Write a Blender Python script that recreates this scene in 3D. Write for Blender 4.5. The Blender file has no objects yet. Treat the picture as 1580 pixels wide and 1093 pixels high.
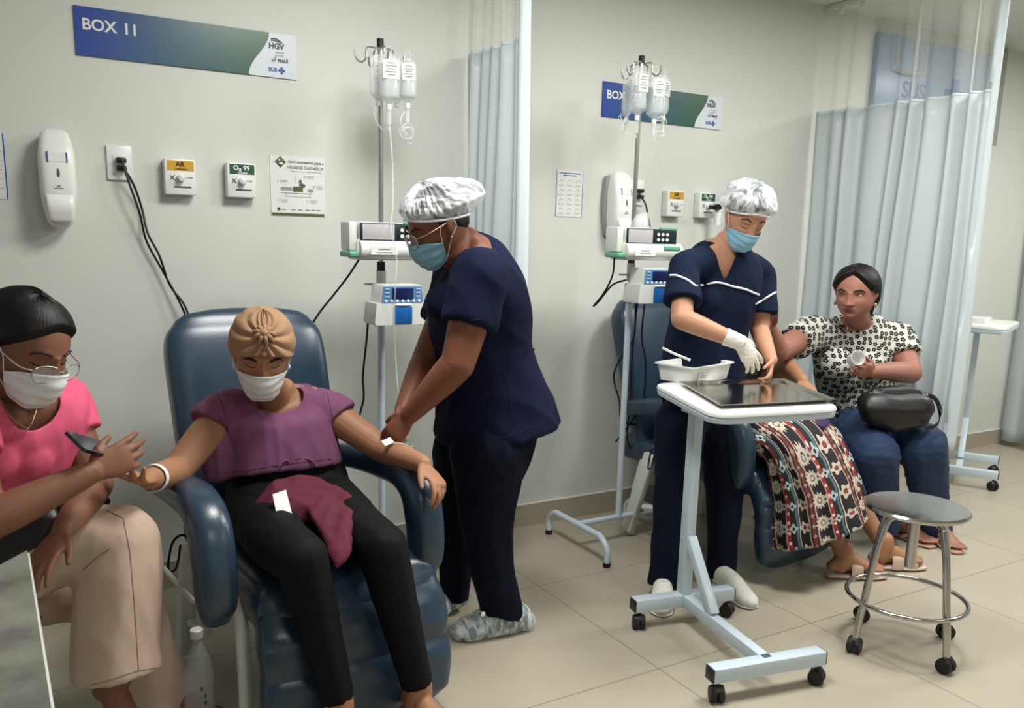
import bpy, bmesh, math, random
import numpy as np
from mathutils import Vector, Matrix, noise
V = Vector
PI = math.pi
sc = bpy.context.scene
COL = sc.collection
random.seed(7)

# ------------------------------------------------------------------ camera, world, lights, exposure
CAM_H = 1.42
YAW, PITCH, ROLL, FOC, PX, PY = .5322, .1888, .0262, 1301.3, 790.0, 612.4
def _axes():
    cy, sy, cp, sp, cr, sr = (math.cos(YAW), math.sin(YAW), math.cos(PITCH), math.sin(PITCH), math.cos(ROLL), math.sin(ROLL))
    f = V((sy*cp, cy*cp, -sp)); r = V((cy, -sy, 0)); u = r.cross(f)
    return r*cr + u*sr, -r*sr + u*cr, f
CR, CU, CF = _axes()
CO = V((0, 0, CAM_H))
cam = bpy.data.cameras.new('camera'); camo = bpy.data.objects.new('camera', cam); COL.objects.link(camo)
camo.matrix_world = Matrix(((CR.x, CU.x, -CF.x, 0), (CR.y, CU.y, -CF.y, 0), (CR.z, CU.z, -CF.z, CAM_H), (0, 0, 0, 1)))
cam.sensor_fit = 'HORIZONTAL'; cam.sensor_width = 36; cam.lens = FOC/1580*36
cam.shift_y = (PY-546.5)/1580; cam.clip_start = .05
sc.camera = camo
def P(x, y, Y):            # the point seen at photo pixel (x, y) that stands Y metres into the room
    d = CF + CR*(x-PX)/FOC - CU*(y-PY)/FOC
    return CO + d*(Y/d.y)
def G(x, y, Z=0):          # the same for a known height
    d = CF + CR*(x-PX)/FOC - CU*(y-PY)/FOC
    return CO + d*((Z-CAM_H)/d.z)

w = bpy.data.worlds.new('world'); sc.world = w; w.use_nodes = True
w.node_tree.nodes['Background'].inputs[0].default_value = (.86, .93, .97, 1)
w.node_tree.nodes['Background'].inputs[1].default_value = .27
def area(x, y, z, sx, sy, p, col=(1, .99, .95)):
    l = bpy.data.lights.new('ceiling_panel', 'AREA'); l.shape = 'RECTANGLE'; l.size = sx; l.size_y = sy
    l.energy = p; l.color = col
    o = bpy.data.objects.new('ceiling_panel', l); o.location = (x, y, z); COL.objects.link(o)
area(1.15, 1.95, 2.66, .6, .6, 29)
area(2.75, 1.75, 2.66, .6, .6, 32)
area(4.35, 1.9, 2.66, .6, .6, 13)
area(5.6, 1.7, 2.66, .6, .6, 32)
area(.9, -1.0, 2.66, .6, .6, 13)
area(3.6, -1.2, 2.66, .6, .6, 16)
sc.view_settings.view_transform = 'Standard'; sc.view_settings.look = 'None'
sc.view_settings.gamma = 1; sc.view_settings.use_curve_mapping = False
sc.view_settings.exposure = 0.6

# ------------------------------------------------------------------ materials
def lin(h):
    h = h.lstrip('#'); c = [int(h[i:i+2], 16)/255 for i in (0, 2, 4)]
    return tuple([x/12.92 if x <= .04045 else ((x+.055)/1.055)**2.4 for x in c]) + (1,)
def mat(name, col, rough=.5, metal=0, bump=0, bscale=200, var=.04, vscale=6, spec=.5, sheen=0, alpha=1, coat=0, stretch=None, sss=0):
    m = bpy.data.materials.new(name); m.use_nodes = True
    nt = m.node_tree; b = nt.nodes['Principled BSDF']
    c = lin(col) if isinstance(col, str) else col
    tc = nt.nodes.new('ShaderNodeTexCoord'); co = tc.outputs['Object']
    if stretch:
        mp = nt.nodes.new('ShaderNodeMapping'); mp.inputs['Scale'].default_value = stretch
        nt.links.new(co, mp.inputs['Vector']); co = mp.outputs[0]
    n = nt.nodes.new('ShaderNodeTexNoise'); n.inputs['Scale'].default_value = vscale; n.inputs['Detail'].default_value = 4
    nt.links.new(co, n.inputs['Vector'])
    r = nt.nodes.new('ShaderNodeMapRange'); r.inputs[3].default_value = 1-var; r.inputs[4].default_value = 1+var
    nt.links.new(n.outputs[0], r.inputs[0])
    mx = nt.nodes.new('ShaderNodeVectorMath'); mx.operation = 'SCALE'; mx.inputs[0].default_value = c[:3]
    nt.links.new(r.outputs[0], mx.inputs['Scale']); nt.links.new(mx.outputs[0], b.inputs['Base Color'])
    b.inputs['Roughness'].default_value = rough; b.inputs['Metallic'].default_value = metal
    b.inputs['Specular IOR Level'].default_value = spec
    b.inputs['Sheen Weight'].default_value = sheen; b.inputs['Coat Weight'].default_value = coat
    b.inputs['Alpha'].default_value = alpha
    if sss: b.inputs['Subsurface Weight'].default_value = sss; b.inputs['Subsurface Radius'].default_value = (.012, .005, .003)
    if bump:
        n2 = nt.nodes.new('ShaderNodeTexNoise'); n2.inputs['Scale'].default_value = bscale; n2.inputs['Detail'].default_value = 3
        nt.links.new(co, n2.inputs['Vector'])
        bp = nt.nodes.new('ShaderNodeBump'); bp.inputs['Strength'].default_value = bump; bp.inputs['Distance'].default_value = .002
        nt.links.new(n2.outputs[0], bp.inputs['Height']); nt.links.new(bp.outputs[0], b.inputs['Normal'])
    return m
def clear(name, col, a, rough=.15, streak=None, lo=.1, hi=.8, sscale=14):      # see-through film: transparent mixed with a plastic surface
    m = mat(name, col, rough, bump=.15, bscale=60)
    nt = m.node_tree; b = nt.nodes['Principled BSDF']; out = nt.nodes['Material Output']
    t = nt.nodes.new('ShaderNodeBsdfTransparent'); mx = nt.nodes.new('ShaderNodeMixShader')
    mx.inputs[0].default_value = a
    if streak:
        tc = nt.nodes.new('ShaderNodeTexCoord'); mp = nt.nodes.new('ShaderNodeMapping'); mp.inputs['Scale'].default_value = streak
        n = nt.nodes.new('ShaderNodeTexNoise'); n.inputs['Scale'].default_value = sscale; n.inputs['Detail'].default_value = 5; n.inputs['Distortion'].default_value = .6
        rr = nt.nodes.new('ShaderNodeMapRange'); rr.inputs[1].default_value = .4; rr.inputs[2].default_value = .66; rr.inputs[3].default_value = lo; rr.inputs[4].default_value = hi
        nt.links.new(tc.outputs['Object'], mp.inputs[0]); nt.links.new(mp.outputs[0], n.inputs['Vector']); nt.links.new(n.outputs[0], rr.inputs[0]); nt.links.new(rr.outputs[0], mx.inputs[0])
    nt.links.new(t.outputs[0], mx.inputs[1]); nt.links.new(b.outputs[0], mx.inputs[2]); nt.links.new(mx.outputs[0], out.inputs[0])
    return m
M = {}
M['wall'] = mat('wall_paint', '#d0d3cc', .55, bump=.08, bscale=60, var=.012, vscale=2)
M['ceil'] = mat('ceiling_paint', '#d8d8d0', .8, var=.01)
M['base'] = mat('baseboard_tile', '#a79e8c', .3, var=.05, vscale=9)
M['white'] = mat('white_plastic', '#e4e6e2', .35, var=.015)
M['white2'] = mat('pump_plastic', '#d5d8d2', .4, var=.02)
M['enamel'] = mat('pale_blue_enamel', '#c4d3dd', .25, var=.02)
M['enamelw'] = mat('white_enamel', '#d2d6d0', .28, var=.02)
M['black'] = mat('black_plastic', '#0e0f11', .4, var=.1)
M['rubber'] = mat('black_rubber', '#0b0b0c', .6, var=.1)
M['steel'] = mat('polished_steel', '#b9b7b2', .16, 1, var=.03, bump=.03, bscale=30)
M['chrome'] = mat('pole_chrome', '#b4b4b0', .3, 1, var=.03)
M['tray'] = mat('tray_steel', '#b4b0a6', .13, 1, var=.03, bump=.04, bscale=25)
M['vinyl'] = mat('blue_vinyl', '#283c4e', .29, bump=.15, bscale=260, var=.06, vscale=3, spec=.55)
M['vinyld'] = mat('dark_vinyl', '#1c2226', .45, bump=.2, bscale=260, var=.06)
M['paper'] = mat('paper', '#dfe1dd', .6, var=.015)
M['ink'] = mat('grey_print', '#4c5052', .6)
M['inkl'] = mat('light_print', '#8d9192', .6)
M['yellow'] = mat('yellow_print', '#c99a28', .5)
M['green'] = mat('green_print', '#0f4a33', .5)
M['olive'] = mat('olive_print', '#4c5a30', .5)
M['mint'] = mat('mint_plastic', '#5fa384', .45)
M['blue'] = mat('blue_print', '#24509a', .45)
M['bluep'] = mat('blue_plastic', '#1c5da8', .35)
M['bluek'] = mat('keypad_blue', '#4f86c0', .4)
M['navys'] = mat('navy_screen', '#1c2450', .2)
M['screen'] = mat('grey_screen', '#b3b1b4', .2)
M['dkpanel'] = mat('dark_keypad', '#14262b', .3)
M['cable'] = mat('black_cable', '#09090a', .45)
M['tube'] = clear('clear_tubing', '#dfe6e4', .4, .1)
M['bag'] = clear('infusion_bag_film', '#e3e9e9', .32, .12)
M['fluid'] = clear('infusion_fluid', '#cfd8d8', .3, .05)
M['label'] = clear('bag_label', '#e6e8e6', .5, .4)
M['mesh'] = clear('curtain_mesh', '#dfe2dc', .30, .7)
M['curtain'] = mat('curtain_vinyl', '#c0c9cc', .42, bump=.1, bscale=120, var=.03, vscale=2)
M['glass'] = clear('lens_glass', '#dfe6ea', .14, .02)
M['pet'] = clear('bottle_plastic', '#c7cdc9', .3, .04)
M['hem'] = mat('curtain_hem', '#c6d2d6', .5)

# ------------------------------------------------------------------ mesh helpers
def add(bm, b2, Mx=None, mi=None):
    vs = [bm.verts.new(Mx @ v.co if Mx is not None else v.co) for v in b2.verts]
    b2.verts.index_update()
    for f in b2.faces:
        try: g = bm.faces.new([vs[v.index] for v in f.verts])
        except ValueError: continue
        g.material_index = f.material_index if mi is None else mi
    b2.free()
def box(bm, c, s, bev=0, seg=2, R=None, mi=0):
    b = bmesh.new(); bmesh.ops.create_cube(b, size=1)
    for v in b.verts: v.co = V((v.co.x*s[0], v.co.y*s[1], v.co.z*s[2]))
    if bev: bmesh.ops.bevel(b, geom=b.edges[:], offset=bev, segments=seg, profile=.5, affect='EDGES', clamp_overlap=True)
    add(bm, b, Matrix.Translation(c) @ (R.to_4x4() if R else Matrix()), mi)
    return bm
def smoothpts(pts, k=6):
    p = [V(a) for a in pts]; out = []
    for i in range(len(p)-1):
        a = p[i-1] if i else p[0]*2-p[1]; b, c = p[i], p[i+1]; d = p[i+2] if i+2 < len(p) else p[-1]*2-p[-2]
        for j in range(k):
            t = j/k
            out.append(.5*((2*b)+(c-a)*t+(2*a-5*b+4*c-d)*t*t+(3*b-a-3*c+d)*t**3))
    out.append(p[-1]); return out
def tube(bm, pts, r, seg=10, smooth=0, closed=False, cap=True, mi=0):
    p = smoothpts(pts, smooth) if smooth else [V(a) for a in pts]
    n = len(p); rr = r if callable(r) else (lambda t: r)
    t0 = (p[1]-p[0]).normalized(); nrm = t0.orthogonal().normalized(); rings = []
    for i in range(n):
        if closed: t = (p[(i+1) % n]-p[i-1]).normalized()
        else: t = (p[min(i+1, n-1)]-p[max(i-1, 0)]).normalized()
        nrm = (nrm-t*nrm.dot(t)).normalized(); bn = t.cross(nrm)
        q = rr(i/max(n-1, 1))
        rings.append([bm.verts.new(p[i]+(nrm*math.cos(a)+bn*math.sin(a))*q) for a in [2*PI*k/seg for k in range(seg)]])
    for i in range(n if closed else n-1):
        a, b = rings[i], rings[(i+1) % n]
        for k in range(seg):
            bm.faces.new((a[k], a[(k+1) % seg], b[(k+1) % seg], b[k])).material_index = mi
    if cap and not closed:
        bm.faces.new(rings[0][::-1]).material_index = mi; bm.faces.new(rings[-1]).material_index = mi
    return bm
def interp(xs, k):
    q = [V((x, 0, 0)) for x in xs]
    return [v.x for v in smoothpts(q, k)]
def loft(bm, C, A, B, side, n=22, k=4, cap='round', sup=1.0, mi=0):
    """solid through elliptical sections: centre C, half width A along side, half depth B"""
    m = len(C); S = side if isinstance(side, list) else [side]*m
    C = smoothpts(C, k); A = interp(A, k); B = interp(B, k); S = smoothpts(S, k)
    C, A, B, S = list(C), list(A), list(B), list(S)
    def endcap(c, t, a, b):
        h = min(a, b); return [(c+t*h*math.sin(x), a*math.cos(x)+1e-4, b*math.cos(x)+1e-4) for x in (.5, 1.0, 1.35)]
    if cap == 'round' or cap == 'start':
        e = endcap(C[0], (C[0]-C[1]).normalized(), A[0], B[0])
        for c, a, b in e: C.insert(0, c); A.insert(0, a); B.insert(0, b); S.insert(0, S[0])
    if cap == 'round' or cap == 'end':
        e = endcap(C[-1], (C[-1]-C[-2]).normalized(), A[-1], B[-1])
        for c, a, b in e: C.append(c); A.append(a); B.append(b); S.append(S[-1])
    rings = []; N = len(C)
    for i in range(N):
        t = (C[min(i+1, N-1)]-C[max(i-1, 0)]).normalized()
        s = (S[i]-t*S[i].dot(t)).normalized(); u = t.cross(s)
        ring = []
        for j in range(n):
            a = 2*PI*j/n; ca, sa = math.cos(a), math.sin(a)
            ca = math.copysign(abs(ca)**sup, ca); sa = math.copysign(abs(sa)**sup, sa)
            ring.append(bm.verts.new(C[i]+s*ca*A[i]+u*sa*B[i]))
        rings.append(ring)
    for i in range(N-1):
        for j in range(n):
            bm.faces.new((rings[i][j], rings[i][(j+1) % n], rings[i+1][(j+1) % n], rings[i+1][j])).material_index = mi
    bm.faces.new(rings[0][::-1]).material_index = mi; bm.faces.new(rings[-1]).material_index = mi
    return bm
def lathe(bm, prof, c=(0, 0, 0), seg=24, R=None, mi=0):
    Mx = Matrix.Translation(c) @ (R.to_4x4() if R else Matrix()); rings = []
    for r, z in prof:
        rings.append([bm.verts.new(Mx @ V((max(r, 1e-4)*math.cos(2*PI*k/seg), max(r, 1e-4)*math.sin(2*PI*k/seg), z))) for k in range(seg)])
    for a, b in zip(rings, rings[1:]):
        for k in range(seg): bm.faces.new((a[k], a[(k+1) % seg], b[(k+1) % seg], b[k])).material_index = mi
    bm.faces.new(rings[0][::-1]).material_index = mi; bm.faces.new(rings[-1]).material_index = mi
    return bm
def prism(bm, pts, h, Mx=None, mi=0):      # outline in x,y extruded to z = h
    Mx = Mx or Matrix()
    a = [bm.verts.new(Mx @ V((x, y, 0))) for x, y in pts]; b = [bm.verts.new(Mx @ V((x, y, h))) for x, y in pts]
    n = len(pts)
    for i in range(n): bm.faces.new((a[i], a[(i+1) % n], b[(i+1) % n], b[i])).material_index = mi
    bm.faces.new(a[::-1]).material_index = mi; bm.faces.new(b).material_index = mi
    return bm
def rrect(w_, h_, r, k=5):
    o = []
    for cx, cy, a0 in ((w_/2-r, h_/2-r, 0), (-w_/2+r, h_/2-r, 90), (-w_/2+r, -h_/2+r, 180), (w_/2-r, -h_/2+r, 270)):
        for i in range(k+1):
            a = math.radians(a0+90*i/k); o.append((cx+r*math.cos(a), cy+r*math.sin(a)))
    return o
def ell(bm, c, r, R=None, mi=0, u=16, v=10):
    b = bmesh.new(); bmesh.ops.create_uvsphere(b, u_segments=u, v_segments=v, radius=1)
    add(bm, b, Matrix.Translation(c) @ (R.to_4x4() if R else Matrix()) @ Matrix.Diagonal((r[0], r[1], r[2], 1)), mi)
    return bm
NB = bmesh.new
def rotz(a): return Matrix.Rotation(math.radians(a), 3, 'Z')
def rotx(a): return Matrix.Rotation(math.radians(a), 3, 'X')
def roty(a): return Matrix.Rotation(math.radians(a), 3, 'Y')

ROOTM = {}
def rootm(o):
    while o is not None and o.name not in ROOTM: o = o.parent
    return ROOTM[o.name] if o is not None else Matrix()
def link(name, me, mats, parent=None, world=False):
    for m in (mats if isinstance(mats, (list, tuple)) else [mats]): me.materials.append(m)
    if world and parent is not None: me.transform(rootm(parent).inverted())
    o = bpy.data.objects.new(name, me); COL.objects.link(o)
    if parent is not None: o.parent = parent
    return o
def obj(name, bm, mats, parent=None, world=False, angle=38, recalc=True, flat=False):
    if recalc: bmesh.ops.recalc_face_normals(bm, faces=bm.faces[:])
    ca = math.radians(angle)
    for f in bm.faces: f.smooth = not flat
    for e in bm.edges:
        if len(e.link_faces) == 2 and e.calc_face_angle(0) > ca: e.smooth = False
    me = bpy.data.meshes.new(name); bm.to_mesh(me); bm.free()
    return link(name, me, mats, parent, world)
def thing(name, label, cat, loc=(0, 0, 0), rz=0, group=None):
    o = bpy.data.objects.new(name, None); COL.objects.link(o); o.empty_display_size = .1
    o.location = loc; o.rotation_euler = (0, 0, math.radians(rz)); o['label'] = label; o['category'] = cat
    if group: o['group'] = group
    ROOTM[o.name] = Matrix.Translation(loc) @ Matrix.Rotation(math.radians(rz), 4, 'Z')
    return o
def tag(o, label, cat, group=None):
    o['label'] = label; o['category'] = cat
    if group: o['group'] = group
    return o
def struct(name, bm, m):
    o = obj(name, bm, m, flat=True); o['kind'] = 'structure'; return o
def text(name, s, size, Mx, m, parent, world=False, ext=.0004, bold=0, align='CENTER'):
    cu = bpy.data.curves.new(name, 'FONT'); cu.body = s; cu.size = size; cu.extrude = ext; cu.offset = bold; cu.align_x = align; cu.align_y = 'CENTER'; cu.resolution_u = 3
    t = bpy.data.objects.new('tmp', cu); COL.objects.link(t)
    dg = bpy.context.evaluated_depsgraph_get(); dg.update()
    me = bpy.data.meshes.new_from_object(t.evaluated_get(dg)); bpy.data.objects.remove(t)
    me.transform(Mx); me.materials.clear(); me.name = name
    return link(name, me, m, parent, world)
FACE = Matrix.Rotation(PI/2, 4, 'X')        # text / prism plane standing upright, facing -Y

# ------------------------------------------------------------------ room
WY = 3.42; CZ = 2.70
b = NB(); box(b, (2.6, 0, -.05), (12, 7.2, .1))
fl = bpy.data.materials.new('floor_porcelain'); fl.use_nodes = True
def floor_nodes(m):
    nt = m.node_tree; bs = nt.nodes['Principled BSDF']; L = nt.links.new
    g = nt.nodes.new('ShaderNodeNewGeometry'); s = nt.nodes.new('ShaderNodeSeparateXYZ'); L(g.outputs['Position'], s.inputs[0])
    def line(out, off, per):
        a = nt.nodes.new('ShaderNodeMath'); a.operation = 'SUBTRACT'; L(out, a.inputs[0]); a.inputs[1].default_value = off
        d = nt.nodes.new('ShaderNodeMath'); d.operation = 'PINGPONG'; L(a.outputs[0], d.inputs[0]); d.inputs[1].default_value = per/2
        c = nt.nodes.new('ShaderNodeMath'); c.operation = 'LESS_THAN'; L(d.outputs[0], c.inputs[0]); c.inputs[1].default_value = .0016
        return c.outputs[0]
    x = line(s.outputs[0], 1.776, .745); y = line(s.outputs[1], 1.994, .766)
    mx = nt.nodes.new('ShaderNodeMath'); mx.operation = 'MAXIMUM'; L(x, mx.inputs[0]); L(y, mx.inputs[1])
    n = nt.nodes.new('ShaderNodeTexNoise'); n.inputs['Scale'].default_value = 2.5; n.inputs['Detail'].default_value = 6; L(g.outputs['Position'], n.inputs['Vector'])
    r = nt.nodes.new('ShaderNodeValToRGB'); L(n.outputs[0], r.inputs[0])
    r.color_ramp.elements[0].color = lin('#aba391'); r.color_ramp.elements[1].color = lin('#b0a896'); r.color_ramp.elements[0].position = .3; r.color_ramp.elements[1].position = .7
    mc = nt.nodes.new('ShaderNodeMix'); mc.data_type = 'RGBA'; L(mx.outputs[0], mc.inputs[0]); L(r.outputs[0], mc.inputs[6]); mc.inputs[7].default_value = lin('#6b6557')
    L(mc.outputs[2], bs.inputs['Base Color']); bs.inputs['Roughness'].default_value = .3; bs.inputs['Specular IOR Level'].default_value = .45
floor_nodes(fl)
struct('floor', b, fl)
b = NB(); box(b, (2.6, 0, CZ+.05), (12, 7.2, .1)); struct('ceiling', b, M['ceil'])
b = NB(); box(b, (2.6, WY+.06, CZ/2), (12, .12, CZ)); struct('wall_back', b, M['wall'])
b = NB(); box(b, (2.6, -3.56, CZ/2), (12, .12, CZ)); struct('wall_front', b, M['wall'])
b = NB(); box(b, (2.6, WY-.006, .055), (12, .012, .11)); box(b, (2.6, WY-.007, .1125), (12, .014, .005), mi=1)
struct('baseboard_back', b, [M['base'], M['ceil']])

# ------------------------------------------------------------------ wall things
def gradient_mat(name, x0, x1):
    m = bpy.data.materials.new(name); m.use_nodes = True; nt = m.node_tree; bs = nt.nodes['Principled BSDF']
    tc = nt.nodes.new('ShaderNodeTexCoord'); s = nt.nodes.new('ShaderNodeSeparateXYZ'); nt.links.new(tc.outputs['Object'], s.inputs[0])
    r = nt.nodes.new('ShaderNodeMapRange'); r.inputs[1].default_value = x0; r.inputs[2].default_value = x1; nt.links.new(s.outputs[0], r.inputs[0])
    c = nt.nodes.new('ShaderNodeValToRGB'); nt.links.new(r.outputs[0], c.inputs[0])
    e = c.color_ramp.elements; e[0].color = lin('#20429a'); e[1].color = lin('#1f5232'); e[1].position = .95
    k = e.new(.45); k.color = lin('#22506a')
    nt.links.new(c.outputs[0], bs.inputs['Base Color']); bs.inputs['Roughness'].default_value = .3
    return m
def sign(x, z, num, label):
    W_, H_ = .765, .16
    t = thing('box_sign', label, 'sign', (x, WY-.004, z))
    b = NB(); prism(b, [(0, 0), (W_, 0), (W_, -H_), (0, -H_)], .003, FACE); obj('sign_plate', b, M['signw'], t)
    pts = [(0, 0), (W_*.865, 0)]
    for i in range(13):
        s = i/12; e = .5-.5*math.cos(PI*s)
        pts.append((W_*(.865-.105*e)-.0*s, -H_*s))
    pts.append((0, -H_))
    b = NB(); prism(b, pts[:1]+pts[1:], .0035, FACE); obj('colour_field', b, gradient_mat('sign_gradient', 0, W_*.85), t)
    T = lambda X, Z: Matrix.Translation((X, -.0042, Z)) @ FACE
    text('lettering', 'BOX', .052, T(.022, -.058), M['paper'], t, bold=.0012, align='LEFT')
    text('numerals', num, .052, T(.150, -.058), M['paper'], t, bold=.0012, align='LEFT')
    text('lettering', 'HGV', .028, T(.688, -.047), M['ink'], t, bold=.001)
    b = NB(); tube(b, [(.668, -.004, -.022), (.684, -.004, -.020), (.70, -.004, -.026), (.71, -.004, -.034)], .0025, 6, 4)
    tube(b, [(.668, -.004, -.028), (.684, -.004, -.027), (.70, -.004, -.032)], .0018, 6, 4); obj('emblem', b, M['olive'], t)
    for zz, w_ in ((-.068, .035), (-.079, .03)):
        b = NB(); box(b, (.70, -.0042, zz), (w_, .0006, .0022)); obj('small_print', b, M['inkl'], t)
    b = NB(); box(b, (.676, -.0042, -.098), (.014, .0006, .010), R=roty(-20)); box(b, (.684, -.0042, -.090), (.004, .0006, .016)); obj('emblem', b, M['inkl'], t)
    text('lettering', 'PIAUÍ', .016, T(.712, -.098), M['ink'], t, bold=.0006)
    text('lettering', 'SUS', .020, T(.672, -.133), M['blue'], t, bold=.0006)
    b = NB(); box(b, (.706, -.0042, -.133), (.026, .0006, .009)); box(b, (.706, -.0043, -.133), (.009, .0006, .026)); obj('cross', b, M['blue'], t)
M['signw'] = mat('sign_white', '#cfd6de', .3, var=.01)
sign(.237, 2.153, '11', 'long blue to green wall sign reading BOX 11 above the left recliner')
sign(2.465, 2.148, '12', 'blue to green wall sign reading BOX behind the right bunch of infusion bags')

def gas_box(x, col, txt, sub, tcol, label, flow=False):
    t = thing('gas_outlet', label, 'gas outlet', (x, WY, 1.60))
    b = NB(); box(b, (0, -.024, 0), (.108, .048, .128), .006); obj('housing', b, M['white'], t)
    b = NB(); box(b, (.002, -.0485, .040), (.092, .001, .036)); obj('colour_label', b, M[col], t)
    T = lambda X, Z: Matrix.Translation((X, -.0492, Z)) @ FACE
    text('lettering', txt, .024, T(0, .044), M[tcol], t, bold=.0008)
    text('lettering', sub, .0075, T(.004, .027), M[tcol], t, bold=.0002)
    text('lettering', 'OXIGEL' if col == 'green' else 'AR COMP', .008, T(.026, -.002), M['inkl'], t)
    b = NB(); lathe(b, [(.014, 0), (.014, .012), (.011, .014), (.011, .026), (.006, .028)], (0, -.048, -.005), R=rotx(90)); obj('connector', b, M['white2'], t)
    b = NB(); tube(b, [(-.035, -.049, .004), (-.02, -.049, -.012)], .0016, 6); tube(b, [(-.035, -.049, -.010), (-.02, -.049, .006)], .0016, 6); obj('cross_mark', b, M['ink'], t)
    b = NB(); box(b, (.006, -.0485, -.036), (.06, .001, .006)); obj('print_line', b, M['ink'], t)
    if flow:
        b = NB(); lathe(b, [(.010, 0), (.010, .05), (.016, .052), (.016, .075)], (.002, -.052, -.01), R=rotx(90)); tube(b, [(-.03, -.10, -.01), (.04, -.10, -.01)], .011, 10); obj('flowmeter_valve', b, M['black'], t)
        b = NB(); tube(b, [(.028, -.10, -.0), (.028, -.10, .10)], .009, 12); obj('flow_tube', b, M['tube'], t)
        b = NB(); tube(b, [(.028, -.10, -.10), (.028, -.10, -.02)], .017, 12); obj('humidifier', b, M['white'], t)
gas_box(.550, 'yellow', 'AR', 'COMPRIMIDO', 'black', 'white air outlet box with yellow AR label beside the left wall sockets')
gas_box(.770, 'green', 'O\u2082 99', 'OXIGENIO', 'paper', 'white oxygen outlet box with green label beside the hand hygiene poster')
gas_box(2.92, 'yellow', 'AR', 'COMPRIMIDO', 'black', 'white air outlet box with yellow AR label left of the capped nurse facing us')
gas_box(3.135, 'green', 'O\u2082 99', 'OXIGENIO', 'paper', 'white oxygen outlet box with green label and flow meter, close to the nurse head', flow=True)

def socket(x, z, label):
    t = thing('wall_socket', label, 'socket', (x, WY, z))
    b = NB(); box(b, (0, -.006, 0), (.083, .012, .122), .005); obj('faceplate', b, M['white'], t)
    b = NB(); box(b, (0, -.013, 0), (.046, .004, .052), .001); obj('socket_insert', b, M['white2'], t)
    for k in (.014, -.014):
        b = NB(); box(b, (.004, -.027, k-.006), (.034, .028, .019), .005); obj('plug', b, M['black'], t)
socket(.352, 1.640, 'white double wall socket with two black plugs above the left recliner')
socket(2.70, 1.645, 'white wall socket with black plugs behind the right infusion pole')

def dispenser(x, z, w_, label, blk=False):
    t = thing('soap_dispenser', label, 'dispenser', (x, WY, z))
    b = NB()
    Cs = [(0, -.045, .125), (0, -.056, .07), (0, -.06, 0), (0, -.058, -.06), (0, -.05, -.125)]
    loft(b, Cs, [w_*.43, w_*.5, w_*.5, w_*.49, w_*.40], [.042, .054, .058, .056, .044], V((1, 0, 0)), 32, 4, sup=.45)
    for v in b.verts: v.co.y = min(v.co.y, -.001)
    obj('casing', b, M['white'], t)
    b = NB(); loft(b, [(0, -.098, .02-.07), (0, -.112, -.09), (0, -.105, -.135)], [w_*.40, w_*.37, w_*.33], [.012, .017, .012], V((1, 0, 0)), 24, 4, sup=.4); obj('push_lever', b, M['white'], t)
    b = NB(); ell(b, (0, -.112, .012), (.008, .007, .024)); obj('level_window', b, M['ink'], t)
    b = NB(); box(b, (0, -.1115, .068), (.056, .002, .030), R=rotx(-8)); obj('sticker', b, M['paper'], t)
    for s in (-.029, .029):
        b = NB(); box(b, (s, -.1125, .068), (.005, .002, .034), R=rotx(-8)); obj('sticker_edge', b, M['blue'], t)
    b = NB(); box(b, (0, -.1185, -.034), (.026, .002, .003)); ell(b, (0, -.1185, -.027), (.006, .001, .004)); obj('logo', b, M['inkl'], t)
    if blk:
        b = NB(); loft(b, [(-.004, -.02, .13), (-.012, -.02, 0), (-.004, -.02, -.13)], [w_*.5, w_*.52, w_*.44], [.019]*3, V((1, 0, 0)), 28, 3, sup=.45); obj('backplate', b, M['inkl'], t)
dispenser(.150, 1.572, .112, 'white soap dispenser on the wall at far left above the woman in pink')
dispenser(2.555, 1.572, .118, 'white soap dispenser with grey backplate left of the right infusion pole', True)

def sheet(name, x0, x1, z0, z1, label, curl=0):
    t = thing(name, label, 'poster', (x0, WY, z1))
    b = NB(); box(b, ((x1-x0)/2, -.002, -(z1-z0)/2), (x1-x0, .002, z1-z0)); obj('sheet', b, M['paper'], t)
    return t
# hand hygiene poster
t = sheet('hygiene_poster', .890, 1.108, 1.475, 1.705, 'white poster on five moments of hand hygiene beside the oxygen outlet')
T = lambda X, Z: Matrix.Translation((X, -.0036, Z)) @ FACE
text('lettering', 'Os 5 momentos para a', .0155, T(.142, -.022), M['ink'], t, bold=.0003)
text('lettering', 'HIGIENE DAS MÃOS', .0165, T(.140, -.043), M['inkl'], t, bold=.0006)
b = NB(); box(b, (.142, -.0034, -.058), (.125, .0006, .002)); obj('print_line', b, M['inkl'], t)
b = NB(); box(b, (.040, -.004, -.024), (.032, .001, .032), .0004, R=roty(45)); obj('diamond_emblem', b, M['olive'], t)
b = NB(); ell(b, (.043, -.0048, -.030), (.008, .0006, .004)); ell(b, (.036, -.0048, -.017), (.003, .0006, .004)); obj('emblem_drop', b, M['paper'], t)
b = NB(); box(b, (.108, -.0034, -.224), (.212, .003, .009)); obj('bottom_band', b, M['olive'], t)
for nn, xx, zz in (('1', .028, -.098), ('2', .135, -.078), ('4', .172, -.115), ('3', .028, -.172), ('5', .146, -.172)):
    text('lettering', nn, .014, T(xx, zz), M['inkl'], t)
    b = NB()
    for q in range(3): box(b, (xx+.024, -.0034, zz+.004-.005*q), (.032-.004*q, .0006, .0016))
    obj('print_line', b, M['inkl'], t)
b = NB(); box(b, (.062, -.0034, -.126), (.045, .0008, .012)); box(b, (.160, -.0034, -.130), (.022, .0008, .012)); tube(b, [(.10, -.0036, -.10), (.10, -.0036, -.078)], .0007, 5); obj('bed_drawing', b, M['inkl'], t)
b = NB(); box(b, (.108, -.0036, -.126), (.04, .0008, .020)); obj('blanket_drawing', b, M['olive'], t)
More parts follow.
